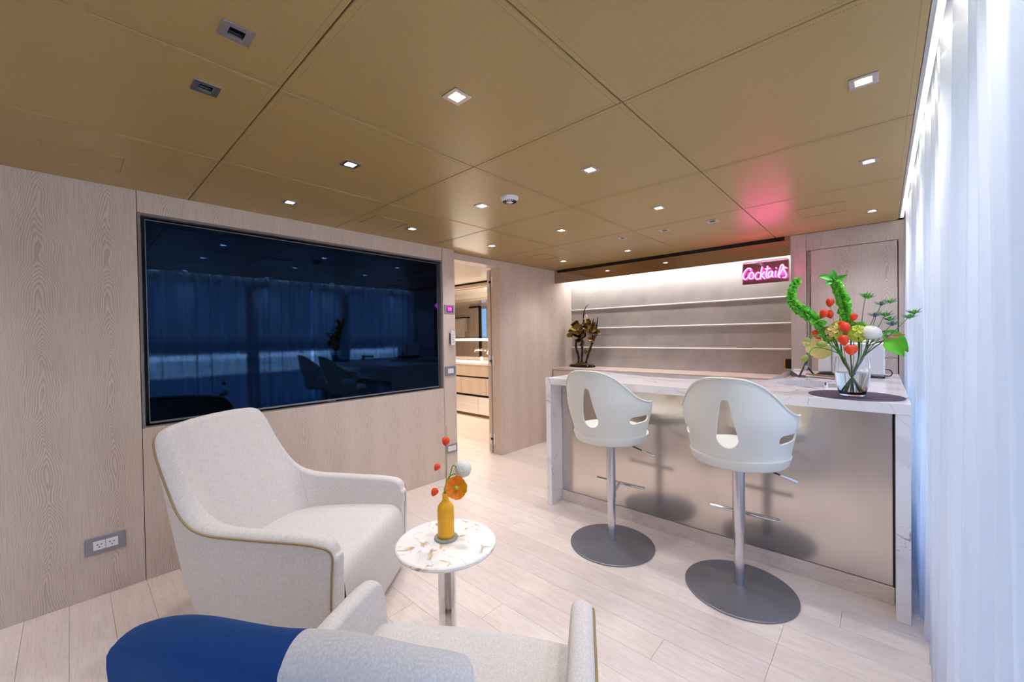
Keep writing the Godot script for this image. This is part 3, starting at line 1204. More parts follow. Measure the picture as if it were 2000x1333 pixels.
func build_bar() -> void:
	# marble top in an L with the basin cut out, end slabs down to the floor
	var top := thing("bar_counter", "white veined marble bar counter with slab ends reaching the floor", "bar counter")
	var sink := PackedVector2Array()
	for k in 40:
		var a := TAU * k / 40
		sink.append(Vector2(-0.335 + 0.175 * cos(a), -3.17 + 0.2 * sin(a)))
	var mb := MB.new()
	plate(mb, PackedVector2Array([Vector2(-1.938, -2.5), Vector2(-1.938, -3.25), Vector2(-0.58, -3.25), Vector2(-0.58, -4.218), Vector2(0.099, -4.218), Vector2(0.099, -2.5)]), [sink], 0.942, 0.99, 0.3)
	part(mb, "countertop", M.marble, top)
	for x in [[-1.936, -1.89], [0.047, 0.097]]:
		part(boxes([[x[0], 0.0, -3.2, x[1], 0.9415, -2.502]], 0.0015), "slab_leg", M.marble, top)
	var cab := thing("bar_cabinet", "brushed steel faced cabinet under the marble bar counter", "cabinet")
	part(boxes([[-1.888, 0.0, -3.2, 0.045, 0.72, -2.662], [-1.888, 0.72, -2.9, 0.045, 0.94, -2.662]]), "body", M.oak_counter, cab)
	part(boxes([[-1.886, 0.088, -2.66, 0.04, 0.936, -2.65]], 0.001), "steel_panel", M.bar_steel, cab)
	part(boxes([[-1.888, 0.0, -2.66, 0.045, 0.083, -2.64]], 0.001), "plinth", M.plank_2, cab)
	part(boxes([[0.041, 0.083, -2.66, 0.0465, 0.94, -2.646]]), "edge_trim", M.dark_gap, cab)
	var wing := thing("wing_cabinet", "oak cabinet under the marble counter's return by the cupboard", "cabinet")
	part(boxes([[-0.56, 0.0, -4.21, 0.09, 0.72, -3.21]]), "body", M.oak_counter, wing)
	part(boxes([[-0.56, 0.72, -4.21, 0.09, 0.94, -3.42]]), "upper_body", M.oak_counter, wing)
	var back := thing("back_counter", "low oak counter along the wall behind the bar", "counter")
	part(boxes([[-3.098, 0.0, -4.6, -0.577, 0.885, -4.165]]), "carcass", M.oak_counter, back)
	part(boxes([[-3.098, 0.886, -4.6, -0.577, 0.912, -4.15]], 0.001), "top", M.oak_counter, back)
	part(boxes([[-3.09, 0.08, -4.164, -0.58, 0.88, -4.152]], 0.001), "front", M.oak_counter, back)
	# basin and tap
	var bs := thing("bar_sink", "round stainless steel sink set into the marble counter", "sink", V(-0.335, 0.942, -3.17))
	var bw := MB.new()
	var rows := []
	for p in [[1.03, -0.001], [1.0, -0.002], [0.97, -0.02], [0.93, -0.1], [0.85, -0.14], [0.6, -0.155], [0.1, -0.16]]:
		var row := PackedVector3Array()
		for k in 40:
			var a := TAU * k / 40
			row.append(V(0.175 * p[0] * cos(a), p[1], 0.2 * p[0] * sin(a)))
		rows.append(row)
	bw.grid(rows, true)
	part(bw, "bowl", M.brushed, bs)
	var dn := MB.new()
	dn.lathe([Vector2(0, -0.165), Vector2(0.026, -0.165), Vector2(0.026, -0.156), Vector2(0, -0.156)], 20)
	part(dn, "drain", M.chrome, bs)
	var tp := thing("bar_tap", "low chrome tap with flat swivel spout behind the glass vase", "tap", V(-0.155, 0.99, -3.06))
	var bd := MB.new()
	bd.lathe([Vector2(0, 0), Vector2(0.028, 0), Vector2(0.028, 0.006), Vector2(0.022, 0.008), Vector2(0.022, 0.065), Vector2(0.019, 0.07), Vector2(0, 0.07)], 24)
	part(bd, "body", M.chrome, tp)
	var sp := MB.new()
	sp.tube([V(0.0, 0.05, 0), V(-0.19, 0.056, -0.06)], 0.0125, 14)
	sp.tube([V(-0.178, 0.056, -0.056), V(-0.178, 0.028, -0.056)], 0.008, 10)
	part(sp, "spout", M.chrome, tp)
	var lv := MB.new()
	lv.tube([V(-0.09, 0.0, 0.06), V(-0.09, 0.03, 0.06)], 0.017, 18)
	lv.tube([V(-0.09, 0.026, 0.06), V(-0.02, 0.03, 0.03)], 0.006, 10)
	part(lv, "lever", M.chrome, tp)


func build_television() -> void:
	var t := thing("television", "large black flat television set into the oak wall", "television", V(-3.035, 0, 0))
	var z0 := -2.31
	var z1 := -0.293
	var y0 := 0.858
	var y1 := 2.006
	part(boxes([[-0.07, y0 + 0.03, z0 + 0.03, -0.02, y1 - 0.03, z1 - 0.03]], 0.004), "housing", M.black_plastic, t)
	part(boxes([[-0.02, y0 + 0.004, z0 + 0.004, -0.002, y1 - 0.004, z1 - 0.004]], 0.001), "screen", M.screen_glass, t)
	var fr := MB.new()
	for b in [[y0, z0, y1, z0 + 0.0045], [y0, z1 - 0.0045, y1, z1], [y1 - 0.0045, z0, y1, z1], [y0, z0, y0 + 0.011, z1]]:
		fr.box(V(-0.022, b[0], b[1]), V(0.0, b[2], b[3]), 0.001)
	part(fr, "bezel", M.bezel, t)
	part(boxes([[-0.012, y0 - 0.008, -1.345, 0.001, y0 + 0.004, -1.285]], 0.003), "sensor", M.bezel, t)


func chair_sections(wide := 1.0, fore := 0.0) -> Array:
	# keys from the front of one arm round to the middle of the back: outer top edge, inner top edge, outer foot, inner foot
	var E := [V(.372, 0.437, .388), V(.376, 0.478, .374), V(.379, 0.496, .335), V(.379, 0.506, .23), V(.379, 0.512, .02), V(.376, 0.524, -.18), V(.364, 0.577, -.29), V(.345, 0.700, -.375), V(.328, 0.845, -.445), V(.288, 0.908, -.475), V(.17, 0.927, -.49), V(0, 0.932, -.495)]
	var I := [V(.311, 0.442, .386), V(.313, 0.484, .37), V(.315, 0.502, .33), V(.315, 0.512, .23), V(.313, 0.518, .03), V(.305, 0.530, -.13), V(.294, 0.582, -.235), V(.287, 0.700, -.328), V(.277, 0.835, -.40), V(.244, 0.896, -.43), V(.14, 0.914, -.443), V(0, 0.919, -.448)]
	var F := [V(.345, .03, .37), V(.348, .03, .36), V(.352, .03, .32), V(.356, .03, .22), V(.350, .03, .02), V(.336, .03, -.14), V(.313, .03, -.23), V(.275, .03, -.28), V(.215, .03, -.31), V(.15, .03, -.325), V(.07, .03, -.335), V(0, .03, -.337)]
	var G := [V(.302, .04, .372), V(.302, .04, .355), V(.302, .04, .315), V(.300, .05, .21), V(.294, .1, .05), V(.28, .22, -.04), V(.255, .30, -.12), V(.225, .32, -.165), V(.18, .32, -.19), V(.125, .32, -.2), V(.06, .32, -.207), V(0, .32, -.21)]
	for k in range(7, 12):
		# how wide and how far back the backrest stands
		var t := smoothstep(6.0, 9.0, float(k))
		for list in [E, I]:
			list[k] = V(list[k].x * lerpf(1.0, wide, t), list[k].y, list[k].z + fore * t)
	var e := smooth(E, 5)
	var i := smooth(I, 5)
	var f := smooth(F, 5)
	var g := smooth(G, 5)
	var secs := []
	for k in e.size():
		var row := []
		var out: Vector3 = ((e[k] - i[k]) * V(1, 0, 1)).normalized()
		for s in 8:
			var t := s / 8.0
			row.append(f[k].lerp(e[k], t) + out * 0.020 * sin(PI * t))
		# rounded top from the outer to the inner edge
		var mid: Vector3 = (e[k] + i[k]) * 0.5
		var up := Vector3.UP
		for s in 7:
			var a := PI * s / 6.0
			row.append(mid + (e[k] - mid) * cos(a) + up * 0.024 * sin(a))
		for s in range(1, 8):
			var t := s / 7.0
			row.append(i[k].lerp(g[k], t) - out * 0.012 * sin(PI * t))
		secs.append(row)
	return secs


func mirrored(p: Vector3) -> Vector3:
	return V(-p.x, p.y, p.z)


func make_armchair(label: String, at: Vector3, turn: float, wide := 1.0, fore := 0.0) -> Node3D:
	var c := thing("armchair", label, "armchair", at, turn, "linen armchairs round the marble side table")
	var half := chair_sections(wide, fore)
	var secs := []
	var n: int = half[0].size()
	# closed round front of the arm, then round to the middle and out again
	var mid := Vector3.ZERO
	for p in half[0]:
		mid += p
	mid /= n
	mid.x = 0.33
	var side := []
	for st in [[0.0, 0.014], [0.5, 0.013], [0.82, 0.009], [0.95, 0.004]]:
		var row := []
		for p in half[0]:
			row.append(V(mid.x + (p.x - mid.x) * st[0], p.y if p.y < 0.2 else lerpf(p.y, p.y - 0.012, 1.0 - st[0]), p.z + st[1]))
		side.append(row)
	var right: Array = side + half
	for row in right:
		secs.append(row)
	for k in range(right.size() - 2, -1, -1):
		var row := []
		for p in right[k]:
			row.append(mirrored(p))
		secs.append(row)
	var rows := []
	for j in n:
		var r := PackedVector3Array()
		for k in secs.size():
			r.append(secs[k][j])
		rows.append(r)
	var mb := MB.new()
	mb.grid(rows, false, false, true)
	part(mb, "shell", M.linen, c)
	# seat: top rolls over into the front panel
	var st := MB.new()
	rows = []
	for q in [[-.24, .353], [-.12, .368], [.05, .379], [.22, .386], [.32, .385], [.352, .378], [.376, .36], [.39, .33], [.398, .25], [.392, .14], [.385, .05], [.375, .03], [.34, .03]]:
		var r := PackedVector3Array()
		for k in 17:
			var u := -1.0 + k / 8.0
			var reach := 0.305
			var crown := 0.010 * (1.0 - u * u) if q[1] > 0.34 else 0.0
			r.append(V(reach * u, q[1] + crown, q[0] + (0.012 * (1.0 - u * u) if q[0] > 0.3 else 0.0)))
		rows.append(r)
	st.grid(rows, false, false, true)
	part(st, "seat", M.linen, c)
	part(boxes([[-.29, 0.0, -.26, .29, 0.04, .33]]), "plinth", M.dark_gap, c)
	# contrast piping on the outer edge, down the front of each arm
	var line := []
	for j in range(0, 9):
		line.append(half[2][j] + V(0.002, 0.0, 0.0))
	for k in range(3, half.size()):
		line.append(half[k][8] + V(0.0015, 0.002, 0))
	var full := line.duplicate()
	for k in range(line.size() - 2, -1, -1):
		full.append(mirrored(line[k]))
	var pp := MB.new()
	pp.tube(full, 0.0042, 7)
	part(pp, "piping", M.piping, c)
	# seams where the back meets the arms
	for s in [1.0, -1.0]:
		var sm := []
		for k in range(9, 20):
			var p: Vector3 = half[29][mini(13 + (k - 9), 21)]
			sm.append(V(p.x * s, p.y, p.z + 0.002))
		var sb := MB.new()
		sb.tube(sm, 0.0016, 5)
		part(sb, "seam", M.linen, c)
	return c


func build_armchairs() -> void:
	make_armchair("cream linen armchair with tan piping, standing before the television", V(-2.125, 0, -0.762), 2.193)
	var p2 := V(-0.771, 0, -0.543)
	var a2 := -2.575
	make_armchair("cream linen armchair in the foreground, seen from behind", p2, a2, 0.82, 0.028)
	# wool throw laid over the back of the near chair
	var th := thing("throw", "blue and pale grey wool throw over the near armchair's back", "throw", p2, a2)
	var half := chair_sections(0.82, 0.028)
	var secs := []
	for k in range(45, half.size()):
		secs.append(half[k])
	for k in range(half.size() - 2, 44, -1):
		var row := []
		for p in half[k]:
			row.append(mirrored(p))
		secs.append(row)
	# along each section from low on the outside, over the top, to low on the inside
	var n := secs.size()
	var lay := []
	for k in n:
		var pts := []
		for j in range(2, 20):
			var a: Vector3 = secs[k][j - 1]
			var b: Vector3 = secs[k][j + 1]
			var l: Vector3 = secs[maxi(k - 1, 0)][j]
			var r: Vector3 = secs[mini(k + 1, n - 1)][j]
			var nn := (r - l).cross(b - a).normalized()
			pts.append([secs[k][j], nn])
		lay.append(pts)
	var split := 11
	for band in [["blue_band", M.wool_blue, 0, split], ["grey_band", M.wool_grey, split, n - 1]]:
		var rows := []
		for j in 18:
			var row := PackedVector3Array()
			var along := []
			for k in range(band[2], band[3] + 1):
				var q: Array = lay[k][j]
				var nn: Vector3 = q[1]
				along.append(q[0] + nn * (0.011 + 0.002 * sin(k * 0.7 + j * 0.5)))
			for p in smooth(along, 4):
				row.append(p)
			rows.append(row)
		var mb := MB.new()
		# which way round the sheet's face lies
		var flipped := []
		var cols := []
		for k in rows[0].size():
			var col := []
			for j in 18:
				col.append(rows[j][k])
			cols.append(smooth(col, 3))
		for j in range(cols[0].size() - 1, -1, -1):
			var row := PackedVector3Array()
			for k in cols.size():
				row.append(cols[k][j])
			flipped.append(row)
		mb.sheet(flipped, 0.006)
		part(mb, band[0], band[1], th)


func stool_shell() -> MB:
	# back and arms in one wrapped sheet with openings; outline in (arc, height) unrolled
	var top := [[0.0, 1.135], [0.25, 1.132], [0.45, 1.118], [0.65, 1.09], [0.85, 1.045], [1.05, 0.995], [1.25, 0.962], [1.45, 0.948], [1.62, 0.945]]
	var R := 0.215
	var up := []
	for p in top:
		up.append(Vector2(p[0] * R, p[1]))
	up = smooth(up, 4)
	var o := PackedVector2Array()
	var am := 1.72
	# from the middle of the top round to the right, down the front edge, along the bottom, up the left
	var right := []
	for p in up:
		right.append(p)
	right.append(Vector2(1.69 * R, 0.938))
	right.append(Vector2(am * R, 0.922))
	right.append(Vector2(1.71 * R, 0.88))
	right.append(Vector2(1.66 * R, 0.82))
	right.append(Vector2(1.62 * R, 0.76))
	right.append(Vector2(1.60 * R, 0.735))
	for p in right:
		o.append(p)
	for k in range(1, 24):
		o.append(Vector2(lerpf(1.60 * R, -1.60 * R, k / 24.0), 0.735))
	for k in range(right.size() - 1, 0, -1):
		o.append(Vector2(-right[k].x, right[k].y))
	var rev := PackedVector2Array()
	for k in range(o.size() - 1, -1, -1):
		rev.append(o[k])
	o = rev
	var key := PackedVector2Array()
	for k in 13:
		var a := PI + PI * k / 12
		key.append(Vector2(0.043 * cos(a), 0.845 + 0.046 * sin(a)))
	for k in 9:
		var a := PI * k / 8
		key.append(Vector2(0.016 * cos(a), 1.015 + 0.02 * sin(a)))
	var slot := PackedVector2Array()
	for k in 9:
		var a := -PI / 2 + PI * k / 8
		slot.append(Vector2(1.43 * R + 0.017 * cos(a), 0.852 + 0.019 * sin(a)))
	for k in 9:
		var a := PI / 2 + PI * k / 8
		slot.append(Vector2(1.02 * R + 0.02 * cos(a), 0.846 + 0.022 * sin(a)))
	var slot2 := PackedVector2Array()
	for k in range(slot.size() - 1, -1, -1):
		slot2.append(Vector2(-slot[k].x, slot[k].y))
	o = even(o, 0.009)
	key = even(key, 0.008)
	slot = even(slot, 0.006)
	slot2 = even(slot2, 0.006)
	var f := outlined(o, [key, slot, slot2], 0.014)
	var pts: PackedVector2Array = f[0]
	var t: PackedInt32Array = f[1]
	var mb := MB.new()
	var k0 := 0
	var th := 0.0075
	for face in [0, 1]:
		for p in pts:
			var q := shell_at(p, R, 0.0)
			var qx := shell_at(p + Vector2(0.002, 0), R, 0.0)
			var qy := shell_at(p + Vector2(0, 0.002), R, 0.0)
			var nn := (qx - q).cross(qy - q).normalized()
			mb.v.append(q - nn * (0.0 if face == 0 else th))
			mb.n.append(nn if face == 0 else -nn)
	var np := pts.size()
	var edges := {}
	for i in range(0, t.size(), 3):
		mb.ix.append_array(PackedInt32Array([t[i], t[i + 2], t[i + 1], np + t[i], np + t[i + 1], np + t[i + 2]]))
		for e in [[t[i], t[i + 1]], [t[i + 1], t[i + 2]], [t[i + 2], t[i]]]:
			if edges.has([e[1], e[0]]):
				edges.erase([e[1], e[0]])
			else:
				edges[e] = true
	var vv := mb.v.duplicate()
	for e in edges:
		mb.quad(vv[e[1]], vv[e[0]], vv[np + e[0]], vv[np + e[1]])
	# a rolled bead along the top rim
	var rim := []
	for k in range(right.size() - 7, 0, -1):
		rim.append(shell_at(Vector2(-right[k].x, right[k].y), R, 0.0))
	for k in range(0, right.size() - 6):
		rim.append(shell_at(right[k], R, 0.0))
	mb.tube(rim, 0.0055, 7)
	return mb


func even(loop: PackedVector2Array, step: float) -> PackedVector2Array:
	# the same loop with long edges divided
	var out := PackedVector2Array()
	for i in loop.size():
		var a := loop[i]
		var b := loop[(i + 1) % loop.size()]
		var n := maxi(1, int(ceil(a.distance_to(b) / step)))
		for k in n:
			out.append(a.lerp(b, float(k) / n))
	return out


func shell_at(p: Vector2, R: float, _d: float) -> Vector3:
	var a := p.x / R
	var h := clampf((p.y - 0.70) / 0.25, 0.0, 1.7)
	var r := 0.217 + 0.036 * smoothstep(0.0, 1.0, h) - 0.012 * maxf(h - 1.0, 0.0)
	# the back leans a little, the arms run straighter to the front
	var lean := 0.05 * maxf(cos(a), 0.0) * maxf(h - 0.2, 0.0)
	return V(r * sin(a) * (1.0 + 0.02 * sin(a) * sin(a)), p.y, r * cos(a) + lean)


func build_stools() -> void:
	var s := thing("bar_stool", "white shell bar stool at the left, nearer the sculpture", "bar stool", V(-1.255, 0, -2.278), 0.05, "white bar stools at the marble bar")
	part(stool_shell(), "shell", M.white_plastic, s).position.y = -0.02
	var pan := MB.new()
	pan.lathe([Vector2(0.03, 0.682), Vector2(0.17, 0.682), Vector2(0.203, 0.687), Vector2(0.216, 0.698), Vector2(0.2285, 0.735), Vector2(0.2275, 0.7405), Vector2(0.216, 0.7415), Vector2(0.211, 0.752), Vector2(0.206, 0.764), Vector2(0.19, 0.772), Vector2(0.1, 0.766), Vector2(0, 0.762)], 48)
	part(pan, "seat", M.white_plastic, s).position.y = -0.02
	var sl := MB.new()
	sl.lathe([Vector2(0, 0.298), Vector2(0.0275, 0.298), Vector2(0.0285, 0.3), Vector2(0.0285, 0.662), Vector2(0, 0.662)], 32)
	part(sl, "sleeve", M.brushed, s)
	var pl := MB.new()
	pl.lathe([Vector2(0, 0.01), Vector2(0.0245, 0.01), Vector2(0.0245, 0.298), Vector2(0, 0.298)], 32)
	part(pl, "column", M.brushed, s)
	var bs := MB.new()
	bs.lathe([Vector2(0, 0.0), Vector2(0.255, 0.0), Vector2(0.257, 0.0015), Vector2(0.257, 0.0085), Vector2(0.255, 0.01), Vector2(0.15, 0.0135), Vector2(0.06, 0.02), Vector2(0.03, 0.027), Vector2(0, 0.027)], 72)
	part(bs, "base", M.base_steel, s)
	var ft := MB.new()
	ft.tube([V(-0.165, 0.35, -0.13), V(0.165, 0.35, -0.13)], 0.0105, 14)
	ft.tube([V(0, 0.315, -0.02), V(0, 0.35, -0.125)], 0.0095, 12)
	part(ft, "footrest", M.chrome, s)
	var lv := MB.new()
	lv.tube([V(0.02, 0.655, -0.03), V(0.1, 0.628, -0.062), V(0.172, 0.602, -0.078)], 0.004, 8)
	var lo := part(lv, "lever", M.black_plastic, s)
	var gr := MB.new()
	gr.tube([V(0.17, 0.6025, -0.0775), V(0.187, 0.597, -0.081), V(0.236, 0.58, -0.09), V(0.242, 0.578, -0.0915)], [0.005, 0.008, 0.0095, 0.005], 10)
	part(gr, "grip", M.chrome, lo)
	copy(s, "bar_stool", V(-0.542, 0, -2.302), 0.05, "white shell bar stool at the right, nearer the flower vase")


func build_side_table() -> void:
	var t := thing("side_table", "small round marble side table on a chrome post", "side table", V(-1.296, 0, -1.008), 0.4)
	var top := MB.new()
	top.lathe([Vector2(0, 0.478), Vector2(0.185, 0.478), Vector2(0.196, 0.482), Vector2(0.2, 0.489), Vector2(0.199, 0.496), Vector2(0.194, 0.5), Vector2(0, 0.5)], 72)
	part(top, "top", M.table_marble, t)
	var post := MB.new()
	post.box(V(-0.036, 0.01, -0.009), V(0.036, 0.478, 0.009), 0.0015)
	part(post, "post", M.chrome, t)
	var p2 := MB.new()
	p2.box(V(-0.009, 0.01, 0.0095), V(0.009, 0.478, 0.036), 0.0015)
	p2.box(V(-0.009, 0.01, -0.036), V(0.009, 0.478, -0.0095), 0.0015)
	part(p2, "fin", M.chrome, t)
	var b := MB.new()
	b.lathe([Vector2(0, 0), Vector2(0.138, 0), Vector2(0.14, 0.002), Vector2(0.14, 0.008), Vector2(0.138, 0.01), Vector2(0, 0.01)], 64)
	part(b, "base", M.chrome, t)


func build_bar_things() -> void:
	var mat := MB.new()
	mat.lathe([Vector2(0, 0), Vector2(0.188, 0), Vector2(0.19, 0.002), Vector2(0.188, 0.003), Vector2(0, 0.003)], 72)
	solo(mat, "placemat", M.placemat, "round dark purple placemat under the glass vase", "placemat", V(-0.101, 0.99, -2.695))
	# white appliance, its black stand and cable
	var ap := thing("coffee_maker", "white boxy countertop machine on a black base behind the flowers", "coffee machine", V(-0.165, 0.99, -3.86))
	part(boxes([[-0.1, 0.02, -0.1, 0.185, 0.245, 0.1]], 0.008), "body", M.plastic_white, ap)
	part(boxes([[-0.185, 0.03, -0.09, -0.103, 0.235, 0.085]], 0.006), "water_tank", M.plastic_white, ap)
	part(boxes([[-0.19, 0.0, -0.1, 0.185, 0.018, 0.105]], 0.003), "base", M.black_plastic, ap)
	part(boxes([[-0.03, 0.246, -0.06, 0.12, 0.262, 0.06]], 0.005), "lid", M.plastic_white, ap)
	var cb := MB.new()
	cb.tube(smooth([V(0.18, 0.05, -0.05), V(0.21, 0.05, -0.045), V(0.222, 0.03, -0.04), V(0.212, 0.008, -0.035), V(0.17, 0.006, -0.1)], 5), 0.0035, 7)
	part(cb, "cable", M.black_plastic, ap)
	var sd := thing("tablet_stand", "black folding stand with round pivot beside the sink", "stand", V(-0.40, 0.99, -3.62), 0.3)
	var l1 := MB.new()
	l1.tube([V(-0.055, 0.004, 0.05), V(0.0, 0.115, 0.0)], 0.006, 8)
	part(l1, "leg", M.black_plastic, sd)
	var l2 := MB.new()
	l2.tube([V(0.055, 0.004, -0.02), V(-0.004, 0.085, 0.0)], 0.006, 8)
	part(l2, "leg", M.black_plastic, sd)
	var kn := MB.new()
	kn.tube([V(-0.008, 0.073, 0.012), V(-0.008, 0.073, 0.024)], 0.012, 16)
	part(kn, "pivot", M.steel_trim, sd)
	part(boxes([[-0.06, 0.0, -0.07, 0.065, 0.006, 0.06]], 0.002), "base", M.black_plastic, sd)
	solo(boxes([[-0.028, 0, -0.03, 0.028, 0.018, 0.03]], 0.003), "small_dish", M.plastic_white, "small white square dish at the foot of the oak column", "dish", V(-0.515, 0.99, -4.1))
	var sw := thing("power_outlet_box", "black power box with a brass edge at the niche's right end", "power box", V(-0.6, 1.04, -4.3))
	part(boxes([[-0.02, -0.042, -0.05, 0.023, 0.042, 0.05]], 0.002), "body", M.black_plastic, sw)
	part(boxes([[-0.036, -0.04, -0.048, -0.0205, 0.04, 0.048]], 0.003), "brass_edge", M.gold, sw)
	# neon sign
	var sg := thing("neon_sign", "pink neon Cocktails sign in a clear acrylic box below the valance", "sign", V(-0.936, 1.756, -4.15))
	var bx := MB.new()
	for b in [[0.0, 0.0, -0.03, 0.358, 0.19, -0.026], [0.0, 0.0, 0.012, 0.358, 0.19, 0.0155], [0.0, 0.0, -0.0255, 0.004, 0.19, 0.0115], [0.354, 0.0, -0.0255, 0.358, 0.19, 0.0115], [0.0045, 0.186, -0.0255, 0.3535, 0.19, 0.0115]]:
		bx.box(V(b[0], b[1], b[2]), V(b[3], b[4], b[5]), 0.0006)
	part(bx, "acrylic_case", M.acrylic, sg)
	part(boxes([[0.002, 0.002, -0.036, 0.356, 0.188, -0.031]], 0.0006), "back_plate", M.sign_back, sg)
	part(boxes([[0.01, 0.191, -0.022, 0.348, 0.2, 0.006]], 0.002), "hanger", M.chrome, sg)
	for w in [
		[[.066, .123], [.071, .138], [.053, .148], [.031, .135], [.015, .107], [.006, .082], [.008, .058], [.022, .045], [.039, .056], [.056, .077]],
		[[.079, .111], [.062, .094], [.056, .069], [.065, .046], [.085, .051], [.094, .076], [.085, .103], [.075, .108]],
		[[.142, .094], [.125, .100], [.109, .082], [.107, .056], [.118, .037], [.139, .042]],
		[[.162, .148], [.155, .116], [.149, .073], [.145, .036]], [[.179, .099], [.155, .069], [.167, .053], [.181, .035]],
		[[.205, .150], [.197, .104], [.192, .061], [.200, .042], [.214, .048]], [[.183, .124], [.204, .1255], [.225, .127]],
		[[.242, .097], [.223, .097], [.209, .074], [.214, .050], [.229, .054], [.242, .091], [.240, .056], [.249, .041]],
		[[.268, .099], [.262, .057], [.270, .040]], [[.270, .129], [.2695, .124], [.269, .120]],
		[[.281, .051], [.293, .092], [.305, .137], [.316, .148], [.324, .138], [.317, .107], [.299, .071], [.287, .044], [.299, .034]],
		[[.349, .112], [.338, .122], [.327, .109], [.337, .080], [.346, .051], [.334, .031], [.318, .035]]]:
		var pts := []
		for p in w:
			pts.append(V(p[0] * 0.97 + 0.003, p[1] * 0.95 + 0.005, -0.004))
		var tb := MB.new()
		tb.tube(smooth(pts, 5), 0.0042, 8)
		part(tb, "neon_tube", M.neon_glow, sg)
	for x in [0.06, 0.18, 0.3]:
		var l := OmniLight3D.new()
		l.name = "neon_lamp"
		sg.add_child(l, true)
		l.position = V(x, 0.09, 0.035)
		l.light_energy = 0.02
		l.light_color = c8(255, 60, 150)
		l.light_size = 0.03
		l.omni_range = 6.0
		l.omni_attenuation = 2.0
		l.shadow_enabled = true
	# bronze flower sculpture
	var sc := thing("flower_sculpture", "bronze flower sculpture on a black oval base on the back counter", "sculpture", V(-2.83, 0.912, -4.42))
	var base := MB.new()
	var pr := []
	for q in [[0.0, 0.0], [1.0, 0.0], [1.02, 0.008], [1.0, 0.02], [0.94, 0.026], [0.9, 0.034], [0.0, 0.036]]:
		pr.append(Vector2(q[0], q[1]))
	base.lathe(pr, 48, Transform3D(Basis.from_scale(V(0.185, 1.0, 0.09)), Vector3.ZERO))
	part(base, "base", M.black_gloss, sc)
	var md := MB.new()
	md.ball(V(0.0, 0.035, 0.0), V(0.1, 0.025, 0.055), 20, 8)
	part(md, "mound", M.bronze, sc)
	for q in [[V(-.053, .05, 0), V(-.046, .139, 0.01), V(-.087, .248, 0.0), V(-.081, .345, 0)], [V(-.007, .05, 0), V(-.003, .185, -0.01), V(.004, .320, 0), V(-.016, .411, 0)], [V(.057, .05, 0), V(.100, .160, 0.01), V(.148, .294, 0), V(.170, .408, 0)]]:
		var tb := MB.new()
		var pts := smooth(q, 5)
		var rr := []
		for k in pts.size():
			rr.append(0.0135 + 0.003 * sin(k * 1.9))
		tb.tube(pts, rr, 9)
		part(tb, "stem", M.dark_bronze, sc)
	for q in [[V(.033, .50, 0), V(.036, .66, 0), V(.063, .75, 0), V(.109, .791, 0)], [V(.161, .5, 0), V(.17, .57, 0), V(.178, .619, 0)], [V(.216, .49, 0), V(.23, .57, 0), V(.238, .63, 0)], [V(.15, .435, .02), V(.2, .44, .02), V(.255, .459, .02)]]:
		var tb := MB.new()
		var pts := smooth(q, 5)
		var rr := []
		for k in pts.size():
			rr.append(0.012 * (1.0 - 0.85 * float(k) / pts.size()))
		tb.tube(pts, rr, 7)
		part(tb, "spike", M.dark_bronze, sc)
	var fi := MB.new()
	fi.tube(smooth([V(.066, .56, .01), V(.07, .61, .015), V(.06, .64, .015), V(.085, .66, .015), V(.09, .63, .015)], 5), 0.008, 7)
	fi.tube([V(.04, .612, .015), V(.115, .616, .015)], 0.005, 6)
	part(fi, "white_figure", M.ivory, sc, "small ivory figure")
	var r := RandomNumberGenerator.new()
	r.seed = 4
	var spots := [[-.10, .50, 0, .075], [-.075, .54, -.02, .06], [-.12, .41, .01, .075], [-.005, .375, .05, .085], [.064, .392, .06, .075], [.028, .50, .0, .07], [.10, .545, 0, .065], [.125, .49, .03, .07], [.20, .49, 0, .065], [.19, .425, .03, .075], [.18, .335, .02, .06], [.035, .30, 0, .045], [.064, .185, .02, .035], [.215, .40, 0, .05], [-.03, .46, .04, .08], [-.14, .47, .0, .05]]
	for p in spots:
		var rows := []
		var bz := basis_to(V(r.randf_range(-0.8, 0.8), r.randf_range(0.1, 0.9), r.randf_range(0.2, 1.0)))
		for j in 6:
			var row := PackedVector3Array()
			for k in 15:
				var a := TAU * k / 14 * 0.86
				var rad: float = p[3] * (0.12 + 0.88 * j / 5.0) * (1.0 + 0.16 * sin(3.0 * a + p[0] * 40.0) * j / 5.0)
				row.append(V(p[0], p[1], p[2]) + bz * V(rad * sin(a), p[3] * 0.55 * pow(j / 5.0, 2.0) + 0.012 * sin(5.0 * a) * j / 5.0, rad * cos(a)))
			rows.append(row)
		var pm := MB.new()
		pm.sheet(rows, 0.003)
		part(pm, "petal", M.bronze, sc)


